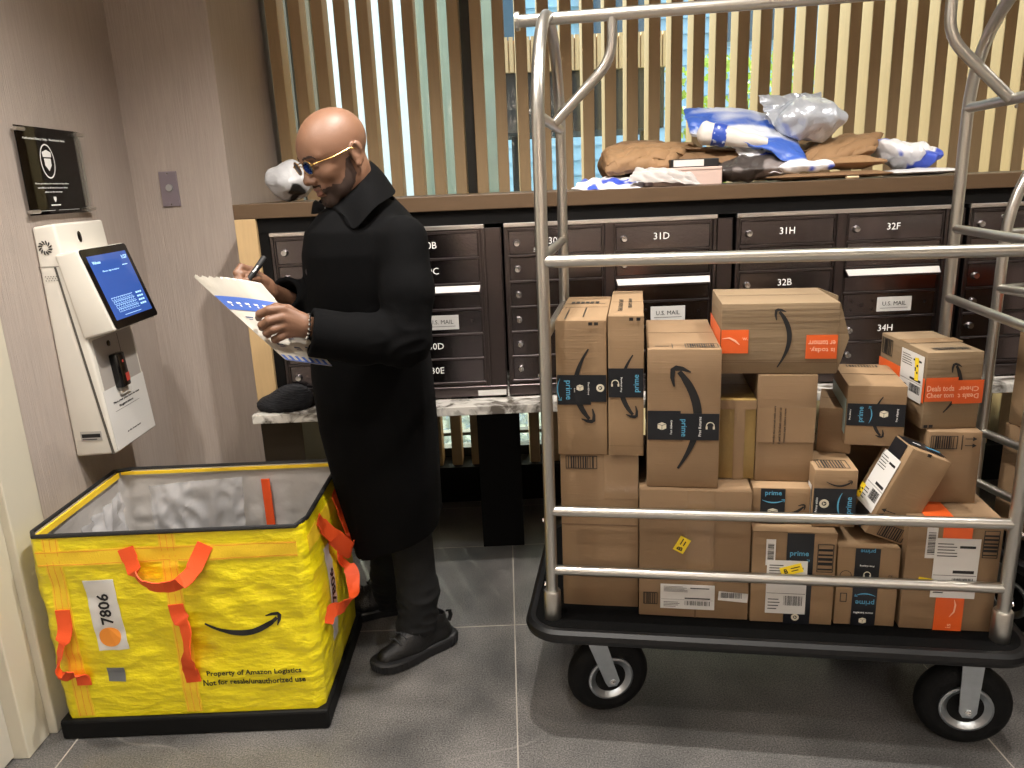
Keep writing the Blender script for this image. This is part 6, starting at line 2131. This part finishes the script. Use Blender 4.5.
# near lapel/front edge lines and buttons
for (px, py) in ((308, 272), (312, 378)):
    pass
MB().lathe([(0.0, 0.003), (0.010, 0.003), (0.011, 0.0), (0.0, -0.002)], 18, frame(at(308.5, 272, 2.10), (0.75, -0.6, 0), (0, 0, 1))).build('coat_button', mat('dark_button', (34, 33, 34), 0.35), man, smooth=True, world=True)
for k in range(4):
    MB().lathe([(0.0, 0.003), (0.0062, 0.003), (0.007, 0.0)], 14, frame(at(327 + 4.6 * k, 352.5 - 0.5 * k, 1.912 + 0.004 * k), (1, 0.1, 0), (0, 0, 1))).build('cuff_button', mat('dark_button', (34, 33, 34), 0.35), man, smooth=True, world=True)
# white shirt edge at the throat
sh_ = MB(); sh_.tube([at(326, 208, 2.16), at(331, 209, 2.15), at(338, 206, 2.15)], 0.006, 8)
sh_.build('shirt_edge', mat('pale_shirt', (170, 172, 176), 0.8), man, smooth=True, world=True)

# ---- trousers
tf = Field(np.arange(-0.60, 0.02, 0.005), np.arange(2.0, 2.68, 0.005), np.arange(0.03, 0.95, 0.005))


def leg(pts):
    for (a_, ra), (c_, rb) in zip(pts, pts[1:]):
        tf.cap(a_, c_, ra, rb, 0.02)


leg([(at(394, 420, 2.25), 0.075), (at(408, 520, 2.235), 0.070), (at(418, 590, 2.245), 0.066), (at(417, 624, 2.25), 0.066)])
leg([(at(380, 420, 2.36), 0.09), (at(388, 510, 2.40), 0.076), (at(391, 575, 2.46), 0.065), (at(392, 604, 2.50), 0.060)])
for q in (at(417, 624, 2.25), at(392, 604, 2.50)):
    z0 = q.z - 0.012
    tf.op((q.x - 0.12, q.y - 0.12, z0 - 0.12), (q.x + 0.12, q.y + 0.12, z0), lambda X, Y, Z, z0=z0: (Z - z0) + 0 * X + 0 * Y, 0.002, 'sub')
    tf.cap((q.x, q.y, z0 - 0.03), (q.x, q.y, z0 + 0.03), 0.050, 0.048, 0.004, 'sub')
V3, F3 = tf.mesh()
del tf


def tr_disp(V, N_):
    out = np.zeros(len(V))
    for i, p in enumerate(V):
        v = Vector(p)
        w_ = max(0, min(1, (0.34 - v.z) / 0.2))
        out[i] = 0.004 * mnoise.noise(Vector((v.x * 14, v.y * 14, v.z * 4))) + w_ * 0.007 * (1 - 2 * abs(mnoise.noise(Vector((v.x * 10, v.y * 10, v.z * 24)))))
    return out


mesh_from_np('trousers', V3, F3, TROUS, man, disp=tr_disp, smooth_it=2)


# ---- shoes
def shoe(heel, toe):
    heel, toe = Vector((heel[0], heel[1], 0)), Vector((toe[0], toe[1], 0))
    L_ = (toe - heel).length
    d_ = (toe - heel).normalized()
    s_ = Vector((0, 0, 1)).cross(d_)
    def P(a, b_, z):
        return heel + d_ * (a * L_) + s_ * b_ + Vector((0, 0, z))
    mn = Vector((min(heel.x, toe.x) - 0.08, min(heel.y, toe.y) - 0.08, 0))
    mx = Vector((max(heel.x, toe.x) + 0.08, max(heel.y, toe.y) + 0.08, 0))
    g_ = Field(np.arange(mn.x, mx.x, 0.0034), np.arange(mn.y, mx.y, 0.0034), np.arange(0.0, 0.19, 0.0034))
    g_.cap(P(0.16, 0, 0.052), P(0.55, 0, 0.052), 0.036, 0.042, 0.02)
    g_.cap(P(0.5, 0, 0.048), P(0.84, 0.004, 0.040), 0.044, 0.032, 0.02)
    g_.cap(P(0.18, 0, 0.06), P(0.20, 0, 0.105), 0.034, 0.032, 0.02)
    g_.cap(P(0.26, 0, 0.112), P(0.60, 0, 0.075), 0.034, 0.026, 0.025)
    g_.op(mn + Vector((0, 0, -0.05)), Vector((mx.x, mx.y, 0.028)), lambda X, Y, Z: (Z - 0.026) + 0 * X + 0 * Y, 0.002, 'sub')
    g_.cap(P(0.20, 0, 0.125), P(0.19, 0, 0.17), 0.026, 0.026, 0.004, 'sub')
    Vs, Fs = g_.mesh()
    so, _ = mesh_from_np('shoe', Vs, Fs, SHOEM, man, smooth_it=1)
    # ribbed flared sole
    sl_ = MB()
    outl = [(0.0, 0.0), (0.01, 0.026), (0.06, 0.038), (0.2, 0.042), (0.4, 0.043), (0.6, 0.051), (0.78, 0.050), (0.92, 0.036), (0.985, 0.016), (1.0, 0.0)]
    top = resample([Vector((a, b_, 0)) for a, b_ in outl], 56)
    ring_ = [(p.x, p.y) for p in top] + [(p.x, -p.y) for p in top[-2:0:-1]]
    n = len(ring_)
    lv = [(0.0, 0.94), (0.004, 1.0), (0.030, 1.05), (0.036, 1.0), (0.038, 0.9)]
    vs, fs = [], []
    for zi, (z, sc__) in enumerate(lv):
        for i, (a, b_) in enumerate(ring_):
            rib = 1 + (0.045 if (i % 2 and zi in (1, 2)) else 0)
            aa = 0.5 + (a - 0.5) * (1 + (sc__ * rib - 1) * 0.35)
            lift = 0.012 * max(0, (a - 0.8) / 0.2) ** 2 + 0.01 * max(0, (0.12 - a) / 0.12)
            vs.append(P(aa, b_ * sc__ * rib, z + lift))
    for j in range(len(lv) - 1):
        for i in range(n):
            k = (i + 1) % n
            fs.append([j * n + i, j * n + k, (j + 1) * n + k, (j + 1) * n + i])
    fs.append(list(range(n))[::-1]); fs.append([(len(lv) - 1) * n + i for i in range(n)])
    sl_.add(vs, fs).build('sole', SOLEM, so, smooth=True, angle=R(30), world=True)
    for k in range(5):
        a = 0.40 + 0.075 * k
        z = 0.137 - (a - 0.40) * 0.16 + 0.001
        MB().tube([P(a, 0.027, z - 0.010), P(a + 0.02, 0.0, z + 0.0025), P(a + 0.03, -0.027, z - 0.010)], 0.0034, 6).build('lace', mat('lace_cord', (46, 46, 48), 0.8), so, smooth=True, world=True)
    lb_ = MB()
    for sg in (1, -1):
        loop = []
        for i in range(13):
            t = i / 12 * 2 * math.pi
            loop.append(P(0.42 + 0.07 * (1 - math.cos(t)) * 0.6, sg * (0.006 + 0.02 * math.sin(t / 2) + 0.012 * math.sin(t)), 0.135 - 0.025 * (1 - math.cos(t)) * 0.5))
        lb_.tube(loop, 0.0022, 6)
        lb_.tube([P(0.42, sg * 0.004, 0.135), P(0.48, sg * 0.03, 0.115), P(0.50, sg * 0.042, 0.085)], 0.0022, 6)
    lb_.build('lace_bow', INK, so, smooth=True, world=True)
    pt = MB(); pt.tube([P(0.05, 0, 0.075), P(0.02, 0, 0.095), P(0.03, 0, 0.112), P(0.07, 0, 0.115)], 0.0035, 6, flat=2.0)
    pt.build('heel_loop', SHOEM, so, smooth=True, world=True)


_h, _t = at(449, 641, 2.30), at(369, 671, 2.13)
_hz = Vector((-0.236, 2.300, 0)); _tz = Vector((-0.482, 2.118, 0))
shoe(_hz, _tz)
shoe(Vector((RA.x + 0.07, RA.y + 0.01, 0)), Vector((RA.x - 0.22, RA.y - 0.06, 0)))
# silver bracelet at the left cuff
bc = MB()
wc = at(307.5, 326.5, 1.932)
wd_ = (LE - LW).normalized()
e1 = wd_.cross(Vector((0, 1, 0))).normalized(); e2 = wd_.cross(e1)
for i in range(16):
    a = 2 * math.pi * i / 16
    bm = bmesh.new(); bmesh.ops.create_icosphere(bm, subdivisions=1, radius=0.0048)
    bc.addbm(bm, Matrix.Translation(wc + e1 * 0.031 * math.cos(a) + e2 * 0.027 * math.sin(a)))
bc.build('bracelet', CHROME, man, smooth=True, world=True)

# ---- the mailer and the marker he holds
MAILW = mat('mailer_paper', (186, 181, 170), 0.6, bump=0.05, bscale=80)
MBLUE = mat('mailer_blue_print', (62, 96, 176), 0.5)
c00, c10 = at(193, 276, 1.930), at(262, 284, 1.975)
c01, c11 = at(286, 360, 1.905), at(332, 366, 1.960)


def mp_(u, v, off=0.0):
    """u across (0 left .. 1 right), v from the jagged mouth (0) to the far end (1)"""
    p = c00.lerp(c10, u).lerp(c01.lerp(c11, u), v)
    # bow towards the middle so that it passes between thumb and fingers
    nrm = (c10 - c00).cross(c01 - c00).normalized()
    if nrm.y > 0:
        nrm = -nrm
    bow = 0.012 * math.sin(math.pi * u) * (1 - v) - 0.006 * math.sin(math.pi * v)
    return p + nrm * (bow + off)


ml_ = thing('poly_mailer', 'white paper mailer with blue printed bands held open in his hands', 'mailer', mp_(0.5, 0.5))
gr = []
for j in range(25):
    v = j / 24
    row = []
    for i in range(41):
        u = i / 40
        vv = v + (0.016 * math.cos(i * math.pi / 2) * (1 - u * 0.6) if j == 0 else 0)
        row.append(mp_(u, vv) + Vector((0, 0.002, 0)) * nz((u * 4, v * 5, 1)) * 1.5)
    gr.append(row)
cloth('paper_sheet', gr, 0.002, MAILW, parent=ml_)
# back leaf of the opened mouth
gr = []
for j in range(7):
    v = -0.035 + 0.20 * j / 6
    gr.append([mp_(0.42 + 0.60 * i / 20, v, -0.004 - 0.012 * (1 - j / 6)) for i in range(21)])
cloth('back_leaf', gr, 0.0016, mat('mailer_inside', (226, 222, 214), 0.6), parent=ml_)


def mrect(q, u0, u1, v0, v1, off=0.0016):
    nu, nv = max(1, int(abs(u1 - u0) * 30)), max(1, int(abs(v1 - v0) * 24))
    vs = []
    for o_ in (off, off + 0.0005):
        for j in range(nv + 1):
            for i in range(nu + 1):
                vs.append(mp_(u0 + (u1 - u0) * i / nu, v0 + (v1 - v0) * j / nv, o_))
    K = (nu + 1) * (nv + 1)
    fs = []
    for j in range(nv):
        for i in range(nu):
            a = j * (nu + 1) + i
            fs.append([K + a, K + a + 1, K + a + nu + 2, K + a + nu + 1])
    q.add(vs, fs)


q = MB(); mrect(q, 0.0, 1.0, 0.225, 0.385)
bb_ = q.build('blue_band', MBLUE, ml_, smooth=True, world=True)
q = MB()
for k in range(6):
    mrect(q, 0.10 + 0.14 * k, 0.165 + 0.14 * k, 0.29, 0.31, 0.0024)
    mrect(q, 0.12 + 0.14 * k, 0.145 + 0.14 * k, 0.32, 0.34, 0.0024)
q.build('band_print', WHITE, ml_, world=True)
q = MB()
for (u, v) in ((0.15, 0.46), (0.42, 0.50), (0.7, 0.45), (0.25, 0.62), (0.55, 0.66), (0.8, 0.62), (0.2, 0.78), (0.5, 0.80), (0.75, 0.78)):
    mrect(q, u, u + 0.12, v, v + 0.018); mrect(q, u + 0.02, u + 0.10, v + 0.03, v + 0.04)
    mrect(q, u + 0.11, u + 0.125, v, v + 0.04)
q.build('scattered_print', mat('mailer_ink', (74, 82, 110), 0.6), ml_, world=True)
q = MB()
for k in range(7):
    mrect(q, 0.02 + 0.14 * k, 0.09 + 0.14 * k, 0.93, 0.985)
mrect(q, 0.0, 1.0, 0.987, 0.999)
q.build('blue_band', MBLUE, ml_, world=True)
mk = thing('marker_pen', 'black marker pen in his right hand', 'marker', at(256, 270, 2.0))
m0, m1 = at(264.5, 257.5, 2.035), at(246.5, 283, 1.985)
MB().tube([m0, m0.lerp(m1, 0.35)], 0.0085, 14).build('cap', INK, mk, smooth=True, world=True)
MB().tube([m0.lerp(m1, 0.35), m0.lerp(m1, 0.85), m0.lerp(m1, 0.95), m1], [0.0078, 0.0078, 0.004, 0.0015], 14).build('barrel', mat('marker_barrel', (26, 26, 28), 0.4), mk, smooth=True, world=True)
q = MB(); dm = (m1 - m0).normalized(); sm_ = dm.cross(Vector((0, -1, 0))).normalized(); nm2 = dm.cross(sm_)
if nm2.y > 0:
    nm2 = -nm2
fm_ = frame(m0.lerp(m1, 0.50) + nm2 * 0.0082, -dm, sm_) if (-dm).cross(sm_).y < 0 else frame(m0.lerp(m1, 0.50) + nm2 * 0.0082, dm, sm_)
text(q, 'Magnum', 0, 0, w=0.022, h=0.007, m=fm_, bold=0.02)
q.build('barrel_print', WHITE, mk, world=True)
# knitted beanie lying on the counter
bh = Field(np.arange(-0.97, -0.66, 0.004), np.arange(2.58, 2.86, 0.004), np.arange(0.735, 0.84, 0.004))
bh.ell((-0.838, 2.675, 0.756), (0.094, 0.066, 0.038), k=0.01)
bh.ell((-0.800, 2.680, 0.776), (0.070, 0.056, 0.048), k=0.03)
bh.op((-1, 2.5, 0.6), (-0.5, 3, 0.7375), lambda X, Y, Z: (Z - 0.738) + 0 * X + 0 * Y, 0.003, 'sub')
Vb, Fb = bh.mesh()
cap_o = thing('knit_beanie', 'black ribbed knit beanie lying on the left end of the marble counter', 'beanie', (-0.80, 2.69, 0.738))
mesh_from_np('beanie_knit', Vb, Fb, mat('black_knit', (22, 22, 26), 0.9, bump=0.8, bscale=60, bstretch=(0.6, 0.6, 5)), cap_o, smooth_it=2,
             disp=lambda V, N_: np.array([0.0022 * math.sin((p[2] + 0.18 * p[0]) * 900) for p in V]))
